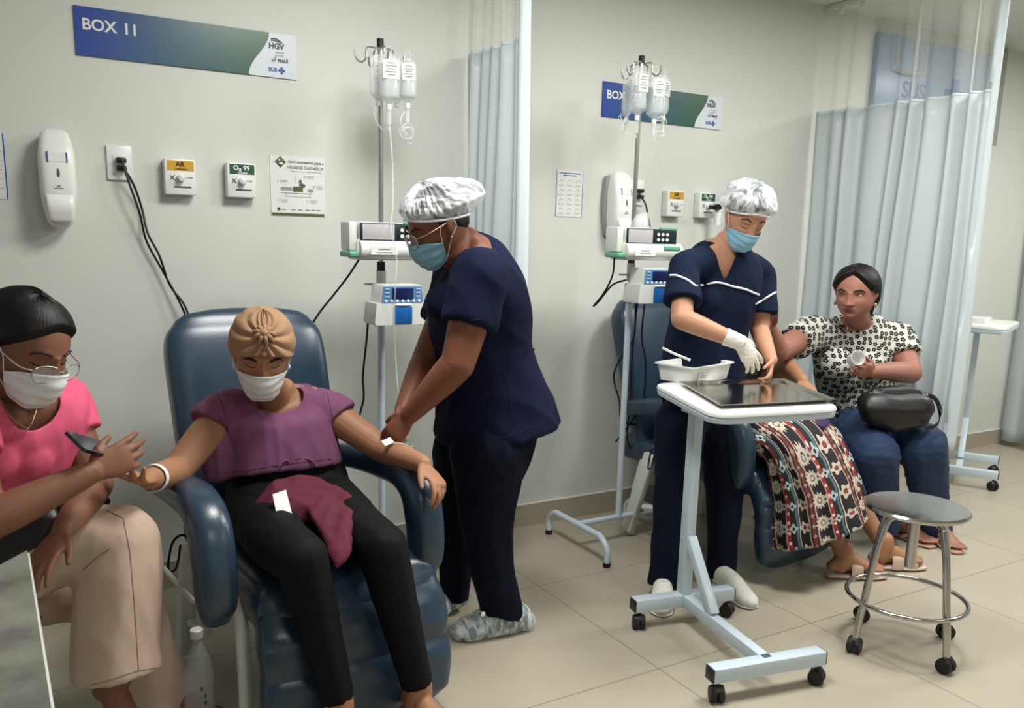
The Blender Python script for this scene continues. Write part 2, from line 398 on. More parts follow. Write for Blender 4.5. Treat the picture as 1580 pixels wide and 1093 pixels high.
b = NB(); box(b, (.103, -.0034, -.142), (.125, .0008, .003)); box(b, (.105, -.0034, -.155), (.115, .0008, .0015)); box(b, (.062, -.0034, -.149), (.003, .0008, .013)); box(b, (.155, -.0034, -.149), (.003, .0008, .013)); obj('bed_frame_drawing', b, M['inkl'], t)
b = NB(); ell(b, (.118, -.0036, -.096), (.006, .0006, .008)); box(b, (.125, -.0034, -.110), (.024, .0008, .014), R=roty(20)); obj('figure_drawing', b, M['ink'], t)
b = NB(); ell(b, (.030, -.0034, -.205), (.007, .0006, .007))
for q, xx in enumerate((.05, .088, .115, .145, .168, .19)): box(b, (xx, -.0034, -.206), (.017, .0006, .003))
obj('logo_row', b, M['ink'], t)
t = sheet('instruction_sheet', 2.224, 2.374, 1.515, 1.728, 'white instruction sheet with small drawings between first curtain and second soap dispenser')
T = lambda X, Z: Matrix.Translation((X, -.0036, Z)) @ FACE
text('lettering', 'Como fazer a friccao antisseptica', .0088, T(.075, -.012), M['blue'], t, bold=.0002)
text('lettering', 'das maos com alcool', .0088, T(.075, -.022), M['blue'], t, bold=.0002)
for q in range(4):
    for c_ in range(3):
        b = NB(); z_ = -.05-q*.043
        tube(b, [(.028+c_*.047-.012, -.0034, z_-.004), (.028+c_*.047, -.0034, z_+.007), (.028+c_*.047+.012, -.0034, z_-.002)], .0009, 5, 3)
        box(b, (.028+c_*.047, -.0034, z_-.017), (.034, .0006, .0014)); box(b, (.026+c_*.047, -.0034, z_-.022), (.028, .0006, .0014)); obj('hand_drawing', b, M['inkl'], t)
for xx in (.0015, .1485):
    b = NB(); box(b, (xx, -.0034, -.106), (.003, .001, .212)); obj('side_strip', b, M['bluek'], t)
t = sheet('instruction_sheet', -.16, -.001, 1.497, 1.714, 'edge of a white sheet with a blue border, cut by the left frame edge')
b = NB(); box(b, (.1575, -.0034, -.108), (.004, .001, .215)); obj('side_strip', b, M['bluep'], t)
b = NB()
for q in range(6): box(b, (.12, -.0034, -.03-q*.03), (.06, .0006, .0014))
obj('print_line', b, M['inkl'], t)

# blue wall panel on the wall beyond the far curtain
t = thing('wall_panel', 'large pale blue wall panel seen through the mesh of the far curtain', 'panel', (4.36, WY, 2.09))
M['panel'] = mat('panel_blue', '#7c97b8', .3, var=.08, vscale=2)
M['panelg'] = mat('panel_edge', '#9a9c96', .5)
b = NB(); box(b, (.595, -.02, .265), (1.17, .04, .53), .004); obj('panel_face', b, M['panel'], t)
b = NB(); box(b, (1.215, -.03, .29), (.06, .06, .60), .004); obj('panel_edge', b, M['panelg'], t)
T = lambda X, Z: Matrix.Translation((X, -.0415, Z)) @ FACE
text('lettering', 'SUS', .135, T(.36, .235), M['blue'], t, bold=.003)
b = NB(); box(b, (.76, -.0415, .25), (.20, .002, .07)); box(b, (.76, -.042, .25), (.07, .002, .20)); obj('cross', b, M['blue'], t)
b = NB(); tube(b, [(.40, -.07, .53), (.40, -.07, .36), (.34, -.08, .33), (.22, -.08, .33), (.14, -.07, .36), (.13, -.07, .53)], .008, 8, 4); obj('cable_loop', b, M['panelg'], t)

# ------------------------------------------------------------------ curtains
def curtain(X, y0, y1, zs, zb, folds, amp, label, group, loose=0, rail=None, seed=0, grow=None):
    t = thing('privacy_curtain', label, 'curtain', (X, (y0+y1)/2, 0), group=group)
    rnd = random.Random(seed); N = folds*12
    ph = [rnd.uniform(.6, 1.4) for _ in range(folds+1)]; cum = [0]
    for q in ph: cum.append(cum[-1]+q)
    def X_(s, z):
        u = s*folds; wv = math.sin(2*PI*(u+.25*math.sin(u*1.7+seed)))
        a = amp*(.65+.35*math.sin(u*2.3+seed*2))*(1+.35*loose*s)
        return a*wv*(.6+.4*(zs+.4-z if z < zs else .4)/1.5+.2)+.012*math.sin(z*2.1+s*5)
    def Y_(s, z): return y1+(y0-y1)*s**(1 if not loose else .85)+.006*math.sin(z*3+s*9)
    def sheetmesh(z0, z1, nz, thick, zoff=None):
        b = NB(); vs = []
        for i in range(N+1):
            s = i/N
            vs.append([b.verts.new((X_(s, z0+(z1-z0)*j/nz), Y_(s, z0+(z1-z0)*j/nz)-(y0+y1)/2, z0+(z1-z0)*j/nz+(zoff(s)*(j/nz) if zoff else 0))) for j in range(nz+1)])
        for i in range(N):
            for j in range(nz): b.faces.new((vs[i][j], vs[i+1][j], vs[i+1][j+1], vs[i][j+1]))
        return b
    o = obj('curtain_panel', sheetmesh(zb, zs, 24, 0), M['curtain'], t, recalc=False)
    md = o.modifiers.new('thick', 'SOLIDIFY'); md.thickness = .0025
    obj('curtain_mesh', sheetmesh(zs, CZ-.06, 6, 0), M['mesh'], t, recalc=False)
    o = obj('top_hem', sheetmesh(zs-.004, zs+.012, 1, 0), M['hem'], t, recalc=False); md = o.modifiers.new('thick', 'SOLIDIFY'); md.thickness = .005
    o = obj('side_hem', sheetmesh(zb, CZ-.06, 24, 0), M['hem'], t, recalc=False)
    me = o.data; kill = [v.index for v in me.vertices if (v.co.y+(y0+y1)/2) > y0+.035]
    bb = NB(); bb.from_mesh(me); bb.verts.ensure_lookup_table(); bmesh.ops.delete(bb, geom=[bb.verts[i] for i in kill], context='VERTS'); bb.to_mesh(me); bb.free()
    md = o.modifiers.new('thick', 'SOLIDIFY'); md.thickness = .006; md.offset = 0
    for i in range(folds*2 if folds < 9 else folds):
        s = (i+.5)/(folds*2 if folds < 9 else folds); b = NB()
        box(b, (0, Y_(s, 2.6)-(y0+y1)/2, CZ-.045), (.012, .03, .03), .003); obj('glider', b, M['white'], t)
curtain(1.75, 2.93, 3.40, 2.165, .42, 6, .028, 'pale blue vinyl curtain gathered against the wall behind the left nurse', 'privacy curtains', seed=3)
curtain(3.95, 2.40, 3.40, 2.13, .38, 9, .034, 'pale blue vinyl curtain with mesh top drawn out behind the seated woman in floral blouse', 'privacy curtains', loose=1, seed=5)
curtain(6.16, 2.75, 3.40, 2.15, .04, 6, .035, 'pale curtain hanging at the right frame edge beyond the far overbed table', 'privacy curtains', seed=8)
for X in (1.75, 3.95, 6.16):
    b = NB(); box(b, (X, 1.85, CZ-.015), (.035, 3.1, .028), .004)
    o = obj('curtain_rail', b, M['white2']); tag(o, {1.75: 'white ceiling rail carrying the curtain behind the left nurse', 3.95: 'white ceiling rail carrying the wide mesh topped curtain', 6.16: 'white ceiling rail of the curtain at the right frame edge'}[X], 'curtain rail')

# ------------------------------------------------------------------ recliners
def recliner(loc, rz, label, ax=0):
    t = thing('treatment_recliner', label, 'recliner', loc, rz, 'blue treatment recliners')
    X = V((1, 0, 0))
    b = NB(); loft(b, [(0, .30, .44), (0, .36, .62), (0, .43, .86), (0, .49, 1.04), (0, .51, 1.11)], [.255, .265, .272, .268, .228], [.055, .062, .065, .06, .04], X, 40, 6, sup=.42)
    obj('backrest', b, M['vinyl'], t)
    b = NB(); loft(b, [(0, .40, .42), (0, -.1, .425), (0, -.30, .425), (0, -.36, .40)], [.26, .27, .275, .272], [.075, .08, .082, .06], X, 40, 5, sup=.5)
    obj('seat', b, M['vinyl'], t)
    b = NB(); loft(b, [(0, -.355, .41), (0, -.40, .34), (0, -.41, .27), (0, -.42, .20), (0, -.43, .11), (0, -.435, .08)], [.268, .282, .278, .284, .274, .24], [.05, .052, .045, .052, .047, .03], X, 40, 6, sup=.5)
    for v in b.verts:
        z = v.co.z
        if v.co.y < -.41: v.co.y += .010*math.exp(-((z-.335)/.012)**2)+.008*math.exp(-((z-.255)/.012)**2)+.002*math.sin(v.co.x*22+z*60)
    obj('legrest', b, M['vinyl'], t)
    for s in (-1, 1):
        b = NB(); x = s*.31; x0 = x; x = x+ax
        loft(b, [(x-s*.02, .34, .63), (x, .16, .665), (x, -.06, .69), (x, -.20, .695), (x, -.285, .655), (x, -.32, .56), (x, -.325, .47), (x, -.315, .43)],
             [.043, .048, .051, .053, .055, .054, .051, .042], [.038, .042, .046, .05, .052, .052, .048, .036], X, 28, 6, sup=.75)
        obj('armrest', b, M['vinyl'], t); x = x0
        b = NB(); tube(b, [(x*.78, -.14, .42), (x*.86, -.22, .405), (x*.9, -.265, .34), (x*.9, -.275, .2), (x*.9, -.275, .004)], .019, 14, 5); obj('leg', b, M['enamelw'], t)
        b = NB(); tube(b, [(x*.86, .26, .38), (x*.88, .30, .2), (x*.88, .31, .004)], .019, 14, 3); obj('leg', b, M['enamelw'], t)
        b = NB(); box(b, (x*.98, .245, .235), (.035, .06, .42), .006, R=rotx(17)); tube(b, [(x*.95, .22, .17), (x*.90, .08, .19)], .014, 8); obj('side_bracket', b, M['enamelw'], t)
    b = NB(); tube(b, [(-.255, .1, .38), (.255, .1, .38)], .015); tube(b, [(-.255, -.2, .36), (.255, -.2, .36)], .015); obj('frame_rail', b, M['enamelw'], t)
    b = NB(); tube(b, [(-.330, -.12, .42-.06), (-.384, -.167, .419), (-.471, -.16, .553)], .0075, 10); obj('release_lever', b, M['enamelw'], t)
    b = NB(); tube(b, [(-.295, .14, .47), (-.33, .13, .50), (-.36, .13, .476), (-.373, .133, .395), (-.35, .13, .40), (-.335, .13, .47)], .004, 8, 5); obj('release_cable', b, M['cable'], t)
    return t
recliner((.72, 2.50, 0), 5, 'blue vinyl treatment recliner holding the woman in purple top', -.05)
recliner((2.82, 2.81, 0), 8, 'blue vinyl treatment recliner behind the overbed table holding the woman in long patterned skirt')

# ------------------------------------------------------------------ infusion stands, pumps, bags
def stand(x, y, h, label, hooks, wid=.235, dep=.235):
    t = thing('infusion_stand', label, 'infusion stand', (x, y, 0), 0)
    b = NB(); tube(b, [(-wid, 0, .125), (wid, 0, .125)], .013, 12); obj('base_crossbar', b, M['enamel'], t)
    for s in (-1, 1):
        b = NB(); tube(b, [(s*wid, dep, .012), (s*wid, dep, .08), (s*wid, dep-.05, .122), (s*wid, dep-.10, .125), (s*wid, 0, .125), (s*wid, -dep+.10, .125), (s*wid, -dep+.05, .122), (s*wid, -dep, .08), (s*wid, -dep, .012)], .0145, 14, 4)
        f = obj('base_foot', b, M['enamel'], t)
        for q in (-1, 1):
            b = NB(); tube(b, [(s*wid, q*dep, .001), (s*wid, q*dep, .022)], .0165, 14); obj('foot_cap', b, M['rubber'], f)
    b = NB(); tube(b, [(0, 0, .12), (0, 0, 1.13)], .0145, 16); obj('lower_pole', b, M['enamel'], t)
    b = NB(); tube(b, [(0, 0, 1.1), (0, 0, h-.02)], .0095, 14); obj('upper_pole', b, M['chrome'], t)
    b = NB(); tube(b, [(0, 0, h-.03), (0, 0, h)], .013, 14); obj('pole_cap', b, M['rubber'], t)
    for a in hooks:
        d = V((math.cos(math.radians(a)), math.sin(math.radians(a)), 0)); q = V((0, 0, 1)); o_ = V((0, 0, h-.035))
        b = NB(); tube(b, [o_, o_+d*.045+q*.002, o_+d*.055-q*.012, o_+d*.056-q*.038, o_+d*.068-q*.052, o_+d*.084-q*.052, o_+d*.096-q*.036, o_+d*.098-q*.014], .0032, 8, 4); obj('hook', b, M['chrome'], t)
    return t
S1 = V((1.235, 3.13, 0)); S2 = V((2.385, 3.03, 0))
stand(S1.x, S1.y, 2.125, 'infusion stand behind the left recliner, pale pole with chrome top', (5, 95, 178, 265))
stand(S2.x, S2.y, 2.19, 'infusion stand with pale H-shaped base standing left of the nurse at the table', (20, 110, 195, 290))

def cup_holder(c, label):
    t = thing('pole_clamp', label, 'clamp', c)
    b = NB(); tube(b, [(0, 0, -.03), (0, 0, .05)], .019, 16); obj('clamp_sleeve', b, M['enamelw'], t)
    b = NB(); tube(b, [(0, 0, .045), (0, 0, .085)], .016, 16); obj('clamp_grip', b, M['rubber'], t)
    for s in (-1, 1):
        b = NB(); tube(b, [(s*(.045+.028*math.cos(a)), -.015+.016*math.sin(a), .0) for a in [2*PI*k/16 for k in range(16)]], .0035, 8, closed=True); obj('wire_ring', b, M['chrome'], t)
    return t
def pump_a(c, rz, label):
    t = thing('infusion_pump', label, 'infusion pump', c, rz)
    b = NB(); box(b, (0, 0, .035), (.27, .10, .075), .012, 3)
    b2 = NB(); prism(b2, rrect(.30, .075, .012), .10, Matrix.Translation((.005, .05, -.028)) @ FACE); add(b, b2)
    obj('casing', b, M['white2'], t)
    b = NB(); tube(b, [(-.135, -.040, -.028), (.15, -.040, -.028)], .036, 20); obj('front_roll', b, M['white2'], t)
    b = NB(); box(b, (-.155, .005, .02), (.032, .095, .105), .006); obj('side_casing', b, M['white2'], t)
    b = NB(); box(b, (-.157, -.008, -.045), (.040, .115, .022), .007, 3); obj('green_clip', b, M['mint'], t)
    b = NB(); box(b, (-.03, -.0515, .036), (.205, .004, .066), .002); o_ = obj('display_frame', b, M['dkpanel'], t)
    b = NB(); box(b, (-.062, -.055, .037), (.125, .003, .056), .001); obj('display', b, M['screen'], t)
    b = NB(); box(b, (.085, -.0515, .034), (.085, .004, .058), .002); o_ = obj('keypad', b, M['dkpanel'], t)
    for i in range(3):
        for j in range(2):
            b = NB(); lathe(b, [(.007, 0), (.007, .003), (.005, .004)], (.030+.023*i, -.054, .045-.022*j), 12, R=rotx(90)); obj('key', b, M['white'], o_)
    b = NB(); box(b, (.085, -.045, .070), (.09, .02, .010), .003); obj('top_trim', b, M['mint'], t)
    b = NB(); box(b, (.09, -.075, -.012), (.085, .012, .018), .004); obj('door_latch', b, M['mint'], t)
    b = NB(); box(b, (-.048, -.0765, -.030), (.105, .002, .030)); o_ = obj('asset_label', b, M['paper'], t)
    b = NB(); box(b, (-.048, -.0782, -.024), (.045, .001, .004)); box(b, (-.048, -.0782, -.036), (.06, .001, .003)); obj('print_line', b, M['inkl'], o_)
    return t
def pump_b(c, rz, label):
    t = thing('syringe_pump', label, 'infusion pump', c, rz)
    b = NB(); prism(b, [(-.108, -.08), (.108, -.08), (.112, -.07), (.104, .0), (-.104, .0), (-.112, -.07)], .12, Matrix.Translation((0, .05, 0)) @ FACE); obj('casing', b, M['white2'], t)
    b = NB(); prism(b, [(-.086, -.002), (.086, -.002), (.079, .062), (.074, .068), (-.074, .068), (-.079, .062)], .105, Matrix.Translation((0, .045, 0)) @ FACE); obj('head_unit', b, M['white2'], t)
    b = NB(); prism(b, [(-.083, .002), (.083, .002), (.076, .062), (-.076, .062)], .004, Matrix.Translation((0, -.061, 0)) @ FACE); o_ = obj('keypad', b, M['bluek'], t)
    b = NB(); box(b, (0, -.067, .036), (.085, .003, .040), .001); obj('display', b, M['navys'], o_)
    for i in range(7):
        b = NB(); lathe(b, [(.0055, 0), (.0055, .003), (.004, .004)], (-.066+.022*i, -.064, .009), 12, R=rotx(90)); obj('key', b, M['white'], o_)
    for s in (-1, 1):
        for j in range(3):
            b = NB(); box(b, (s*.062, -.067, .025+.014*j), (.018, .002, .006), .001); obj('key', b, M['screen'], o_)
    b = NB(); box(b, (0, -.072, -.044), (.072, .006, .064), .004); obj('pump_door', b, M['bluep'], t)
    b = NB(); ell(b, (0, -.07, -.006), (.034, .010, .006)); obj('door_lip', b, M['white'], t)
    for s in (-1, 1):
        b = NB(); tube(b, [(s*.09, -.03, -.086), (s*.09, -.03, -.079)], .007, 10); obj('rubber_foot', b, M['rubber'], t)
    return t
pump_a(P(600, 374, 3.02), 0, 'wide white infusion pump with grey display, mounted high on the left stand')
pump_b(P(611, 466, 3.0), 0, 'small blue and white infusion pump below the wide pump on the left stand')
cup_holder((S1.x, S1.y-.0, 1.222), 'pole clamp with two wire rings between the pumps of the left stand')
pump_a(P(995, 378, 2.93), -4, 'wide white infusion pump with green clips on the right stand')
pump_b(P(1005, 438, 2.90), -4, 'blue and white infusion pump on the right stand, half hidden by the nurse sleeve')
cup_holder((S2.x, S2.y, 1.262), 'dark pole clamp between the two pumps of the right stand')

def bag(top, L, W_, rz, kind, label, tubepts=None, grp=None, chamber=True):
    t = thing('infusion_bag' if kind == 'bag' else 'infusion_bottle', label, 'infusion bag' if kind == 'bag' else 'infusion bottle', top, rz, grp)
    X = V((1, 0, 0))
    b = NB()
    d = .010 if kind == 'bag' else .030
    loft(b, [(0, 0, -.012), (0, 0, -.03), (0, 0, -L*.4), (0, 0, -L*.82), (0, 0, -L*.93), (0, 0, -L)], [W_*.22, W_*.46, W_*.5, W_*.5, W_*.4, W_*.14], [.003, d*.7, d, d*1.3, d, .008], X, 24, 5, sup=.7 if kind == 'bag' else .9)
    obj('bag_film', b, M['bag'], t)
    b = NB(); tube(b, [(.010*math.cos(a), 0, .0+.014*math.sin(a)) for a in [2*PI*k/12 for k in range(12)]], .002, 6, closed=True); obj('hanger_loop', b, M['bag'], t)
    b = NB(); loft(b, [(0, 0, -L*.55), (0, 0, -L*.85), (0, 0, -L*.95)], [W_*.44, W_*.45, W_*.2], [d*.8, d, d*.5], X, 20, 3); obj('fluid', b, M['fluid'], t)
    b = NB(); box(b, (0, -d-.004, -L*.38), (W_*.72, .001, L*.36)); o_ = obj('label', b, M['label'], t)
    b = NB()
    for q in range(5): box(b, (0, -d-.0055, -L*(.26+.055*q)), (W_*(.5 if q % 2 else .35), .001, .0025))
    obj('print_line', b, M['inkl'], o_)
    b = NB(); tube(b, [(0, 0, -L-.004), (0, 0, -L-.022)], .010, 12); obj('port', b, M['white'], t)
    if chamber:
        b = NB(); tube(b, [(0, 0, -L-.02), (0, 0, -L-.075)], .009, 12); tube(b, [(0, 0, -L-.075), (0, 0, -L-.095)], .004, 8); obj('drip_chamber', b, M['tube'], t)
    if tubepts:
        b = NB(); tube(b, tubepts, .0022, 8, 6); obj('tube', b, M['tube'], t, world=True)
    return t
def coil(c, r, turns, end=None, tilt=.3, seed=0):
    rr = random.Random(seed); out = []
    for i in range(turns*10):
        a = 2*PI*i/10; q = r*(1-.05*(i % 7))
        out.append(V(c)+V((q*math.cos(a), .01*math.sin(a*.7+seed), q*math.sin(a)-.0008*i)))
    if end: out += end
    return out
h1 = 2.035
tA = P(596, 92, 3.10)
bag(P(583, 80, 3.12), .17, .075, 20, 'bag', 'leftmost clear infusion bag on the left stand', [P(583, 148, 3.12), P(577, 175, 3.11), P(590, 200, 3.11), P(604, 190, 3.1)], 'infusion bags on the left stand', False)
bag(P(600, 78, 3.06), .185, .085, -8, 'bottle', 'central infusion bottle on the left stand with a small framed label', [P(603, 170, 3.06), P(602, 200, 3.06), P(606, 260, 3.04), P(606, 320, 3.0), P(603, 350, 2.93), P(612, 400, 2.92), P(610, 440, 2.90), P(609, 500, 2.92), P(611, 560, 2.92), P(616, 620, 2.8), P(625, 668, 2.46)], 'infusion bags on the left stand')
bag(P(613, 88, 3.13), .16, .075, 10, 'bag', 'infusion bag hanging behind the others on the left stand', None, 'infusion bags on the left stand', False)
bag(P(629, 86, 3.08), .165, .068, -15, 'bottle', 'rightmost infusion bottle on the left stand with coiled tubing below', coil(P(628, 200, 3.07), .028, 3, [P(618, 190, 3.07), P(624, 172, 3.08)], seed=2), 'infusion bags on the left stand')
bag(P(970, 105, 3.02), .20, .075, 25, 'bag', 'leftmost clear infusion bag on the right stand in front of the wall sign', coil(P(962, 180, 3.02), .02, 2, [P(958, 200, 3.0), P(972, 170, 3.0)], seed=1), 'infusion bags on the right stand')
bag(P(987, 100, 2.96), .20, .07, 0, 'bottle', 'infusion bottle hanging directly left of the right chrome pole', None, 'infusion bags on the right stand')
bag(P(1013, 108, 2.98), .20, .07, -10, 'bottle', 'infusion bottle hanging directly right of the right chrome pole', coil(P(1018, 190, 2.98), .032, 3, [P(1010, 205, 2.97), P(1012, 225, 2.97), P(1020, 258, 3.0)], seed=4), 'infusion bags on the right stand')
bag(P(1027, 112, 3.06), .18, .07, 20, 'bag', 'rightmost infusion bag on the right stand, clear with pale print', coil(P(1016, 185, 3.03), .026, 2, seed=6), 'infusion bags on the right stand')
# small clutter on top of the right pump
b = NB(); loft(b, [P(988, 352, 2.97), P(990, 342, 2.97), P(998, 332, 2.98)], [.045, .04, .012], [.03, .028, .01], V((1, 0, 0)), 18, 4)
for v in b.verts: v.co += V((.004*math.sin(v.co.z*300), 0, .004*math.sin(v.co.x*260)))
tag(obj('plastic_wrapper', b, M['bag']), 'crumpled clear wrapper lying on top of the right infusion pump', 'wrapper')

# cables
def cable(pts, label, r=.0042, sm=8, name='power_cable', m='cable'):
    b = NB(); tube(b, pts, r, 10, sm); return tag(obj(name, b, M[m]), label, 'cable')
cable([P(188, 246, 3.37), P(200, 285, 3.36), P(216, 330, 3.37), P(226, 372, 3.39), P(252, 420, 3.39), P(275, 462, 3.38), P(290, 500, 3.37), P(300, 560, 3.36)], 'black power cable from the left socket, the one running lower left')
cable([P(190, 258, 3.37), P(206, 285, 3.38), P(219, 322, 3.40), P(228, 360, 3.38), P(246, 395, 3.38), P(262, 440, 3.39), P(284, 470, 3.37), P(298, 510, 3.36), P(310, 560, 3.36)], 'black power cable from the left socket, the one bowing to the right')
cable([P(553, 402, 3.03), P(538, 425, 3.1), P(515, 455, 3.2), P(492, 484, 3.28), P(470, 520, 3.34)], 'black cable running from the left wide pump down behind the recliner')
cable([P(568, 495, 3.03), P(565, 530, 3.08), P(560, 580, 3.1), P(561, 615, 3.1), P(553, 650, 3.15), P(548, 700, 3.2)], 'black cable hanging beside the left pale pole')
cable([P(948, 398, 2.95), P(945, 425, 2.98), P(932, 452, 3.05), P(916, 472, 3.1), P(924, 465, 3.08), P(945, 440, 3.0), P(966, 432, 2.93)], 'black cable looping left of the right pumps')
cable([P(981, 465, 2.95), P(978, 520, 3.04), P(962, 545, 3.1), P(947, 580, 3.14), P(956, 620, 3.12), P(958, 645, 3.12), P(975, 655, 3.1), P(1005, 655, 3.1)], 'black cable bowing left behind the right pale pole')
cable([P(984, 465, 2.95), P(976, 540, 3.1), P(972, 620, 3.1), P(968, 680, 3.12), P(985, 700, 3.12), P(1010, 712, 3.12)], 'black cable running straight down behind the right pale pole')
cable([P(995, 465, 3.0), P(990, 520, 3.05), P(996, 560, 3.05), P(992, 620, 3.08), P(975, 650, 3.1), P(950, 682, 3.14)], 'black cable right of the right pale pole ending in a loose tip')
cable([P(986, 300, 3.36), P(996, 315, 3.36), P(1000, 335, 3.3), P(1003, 352, 3.15)], 'black cable from the right wall socket down to the right pump')

# ------------------------------------------------------------------ overbed tables
def caster(parent, x, y, rz, r=.026, top=.062):
    Rm = rotz(rz)
    b = NB()
    for s in (-1, 1):
        lathe(b, [(r*.6, -.009), (r*.95, -.009), (r, -.005), (r, .005), (r*.95, .009), (r*.6, .009)], V((x, y, r))+Rm @ V((s*.013, 0, 0)), 22, R=Rm @ roty(90))
    o = obj('caster', b, M['rubber'], parent)
    b = NB(); c = V((x, y, r))
    loft(b, [c+Rm @ V((0, .018, -.004)), c+Rm @ V((0, .012, .02)), c+Rm @ V((0, -.004, .031)), c+Rm @ V((0, -.02, .016))], [.020]*4, [.003]*4, Rm @ V((1, 0, 0)), 12, 4)
    tube(b, [(x, y, r+.01), (x, y, top)], .007, 10); obj('caster_fork', b, M['black'], o)
def overbed_table(loc, rz, Z, top_pts, label, group, spine=.52, bar=.42, px=.0):
    t = thing('overbed_table', label, 'overbed table', loc, rz, group)
    # back bar along local x at y = 0, spine towards -y, front bar at y = -spine
    for yy, off in ((0, 0), (-spine, 0)):
        b = NB(); box(b, (off, yy, .092), (bar, .05, .048), .003); f = obj('base_bar', b, M['enamel'], t)
        for s in (-1, 1):
            b = NB(); box(b, (off+s*(bar/2+.002), yy, .092), (.006, .046, .044), .002); obj('end_cap', b, M['black'], f)
            caster(t, off+s*(bar/2-.02), yy-.01, 30*s+10)
    b = NB(); box(b, (0, -spine/2, .094), (.038, spine-.05, .045), .003); obj('base_spine', b, M['enamel'], t)
    b = NB(); box(b, (0, -.0, (Z-.03+.1)/2), (.036, .05, Z-.03-.1), .003); obj('post', b, M['enamel'], t)
    b = NB(); q = V((0, -.20, .118))-V((0, -.02, .34)); L = q.length
    box(b, (V((0, -.20, .112))+V((0, -.02, .345)))/2, (.034, .036, L), .002, R=rotx(-math.degrees(math.atan2(.18, .222)))); obj('brace', b, M['enamel'], t)
    b = NB(); box(b, (.03, -.12, Z-.035), (.20, .22, .02), .003); obj('top_support', b, M['enamel'], t)
    return t
CT = V((2.09, 2.235, 0)); CRZ = -11
tb = overbed_table(CT, CRZ, .865, None, 'white overbed table with pale blue frame and casters in front of the nurse', 'overbed tables')
def tabletop(parent, pts, z0, z1, r=.07, world=True):
    # rounded polygon, corners pts in plan
    def rounded(pts, r, k=7):
        out = []; n = len(pts)
        for i in range(n):
            a, c, d = V(pts[i-1]), V(pts[i]), V(pts[(i+1) % n])
            u = (a-c).normalized(); v = (d-c).normalized(); p0 = c+u*r; p1 = c+v*r
            for j in range(k+1):
                s = j/k; out.append((1-s)**2*p0+2*s*(1-s)*c+s*s*p1)
        return out
    o_ = rounded([V((p[0], p[1])) for p in pts], r); cx = sum((V(p) for p in pts), V((0, 0)))/len(pts)
    def ring(b, s, z): return [b.verts.new(((p-cx)*s+cx).to_3d()+V((0, 0, z))) for p in o_]
    def stack(prof, nm, m):
        b = NB(); rs = [ring(b, s, z) for s, z in prof]
        for a, c in zip(rs, rs[1:]):
            for i in range(len(a)): b.faces.new((a[i], a[(i+1) % len(a)], c[(i+1) % len(a)], c[i]))
        b.faces.new(rs[0][::-1]); b.faces.new(rs[-1]); return obj(nm, b, m, parent, world=world)
    stack([(.93, z0), (.985, z0+.002), (.995, z0+.016), (.985, z0+.020), (.975, z0+.022)], 'tabletop_edging', M['enamel'])
    stack([(.975, z0+.020), (1.0, z0+.024), (1.0, z1-.008), (.99, z1-.001), (.97, z1)], 'tabletop', M['white'])
tabletop(tb, [(1.86, 1.91), (2.37, 1.82), (2.54, 2.34), (2.07, 2.47)], .846, .882, .09)
for _ in (0,):
    b = NB(); box(b, (0, -.51, .1175), (.028, .018, .001)); obj('maker_plate', b, M['ink'], tb)
# tray
tr = thing('steel_tray', 'shiny stainless steel tray on the front of the overbed table', 'tray', (2.27, 2.12, .883))
q = [V((2.13, 2.38, 0)), V((1.945, 1.97, 0)), V((2.40, 1.885, 0)), V((2.57, 2.27, 0))]
cx = sum(q, V((0, 0, 0)))/4
b = NB(); rs = []
for s, z in ((.80, .886), (.90, .887), (.985, .897), (1.0, .898), (1.0, .8955), (.975, .8945), (.9, .8835), (.80, .8835)):
    rs.append([b.verts.new((c-cx)*s+cx+V((0, 0, z))) for c in q])
for a, c in zip(rs, rs[1:]):
    for i in range(4): b.faces.new((a[i], a[(i+1) % 4], c[(i+1) % 4], c[i]))
b.faces.new(rs[0]); b.faces.new(rs[-1][::-1])
bmesh.ops.bevel(b, geom=[e for e in b.edges if abs((e.verts[0].co-e.verts[1].co).z) > .005], offset=.006, segments=2, affect='EDGES')
obj('tray_pan', b, M['tray'], tr, world=True)
# plastic bin with swab, vial
bn = thing('plastic_bin', 'white plastic bin with a small label on the overbed table', 'bin', (2.285, 2.47, .883), 14)
b = NB()
def ringrect(b, w_, h_, z, r): return [b.verts.new((x, y, z)) for x, y in rrect(w_, h_, r)]
rs = [ringrect(b, *a) for a in ((.25, .15, 0, .012), (.272, .172, .062, .016), (.292, .192, .063, .02), (.292, .192, .068, .02), (.268, .168, .067, .016), (.246, .146, .004, .012))]
for a, c in zip(rs, rs[1:]):
    for i in range(len(a)): b.faces.new((a[i], a[(i+1) % len(a)], c[(i+1) % len(a)], c[i]))
b.faces.new(rs[0][::-1]); b.faces.new(rs[-1]); obj('bin_body', b, M['white'], bn)
b = NB(); box(b, (-.06, -.0835, .033), (.075, .001, .028), R=rotx(9)); o_ = obj('bin_label', b, M['paper'], bn)
b = NB(); box(b, (-.06, -.0848, .040), (.055, .001, .003), R=rotx(9)); box(b, (-.06, -.084, .031), (.05, .001, .003), R=rotx(9)); box(b, (-.06, -.0832, .024), (.03, .001, .003), R=rotx(9)); obj('print_line', b, M['inkl'], o_)
b = NB(); tube(b, [P(1022, 537, 2.53), P(1038, 545, 2.50), P(1065, 556, 2.46)], .005, 10)
tag(obj('syringe', b, M['white']), 'thin white syringe leaning over the rim of the plastic bin', 'syringe')
b = NB(); box(b, G(1165, 590, .8845), (.17, .10, .003), .001, R=rotz(-10)); tag(obj('gauze_pad', b, M['paper']), 'white paper sheet lying between bin and tray on the table', 'paper')
t2 = overbed_table((5.22, 3.10, 0), -60, .955, None, 'pale overbed table standing alone beyond the wide curtain at right', 'overbed tables', spine=.42, bar=.42)
tabletop(t2, [(4.86, 2.72), (5.42, 2.95), (5.30, 3.28), (4.72, 3.05)], .935, .975, .07)
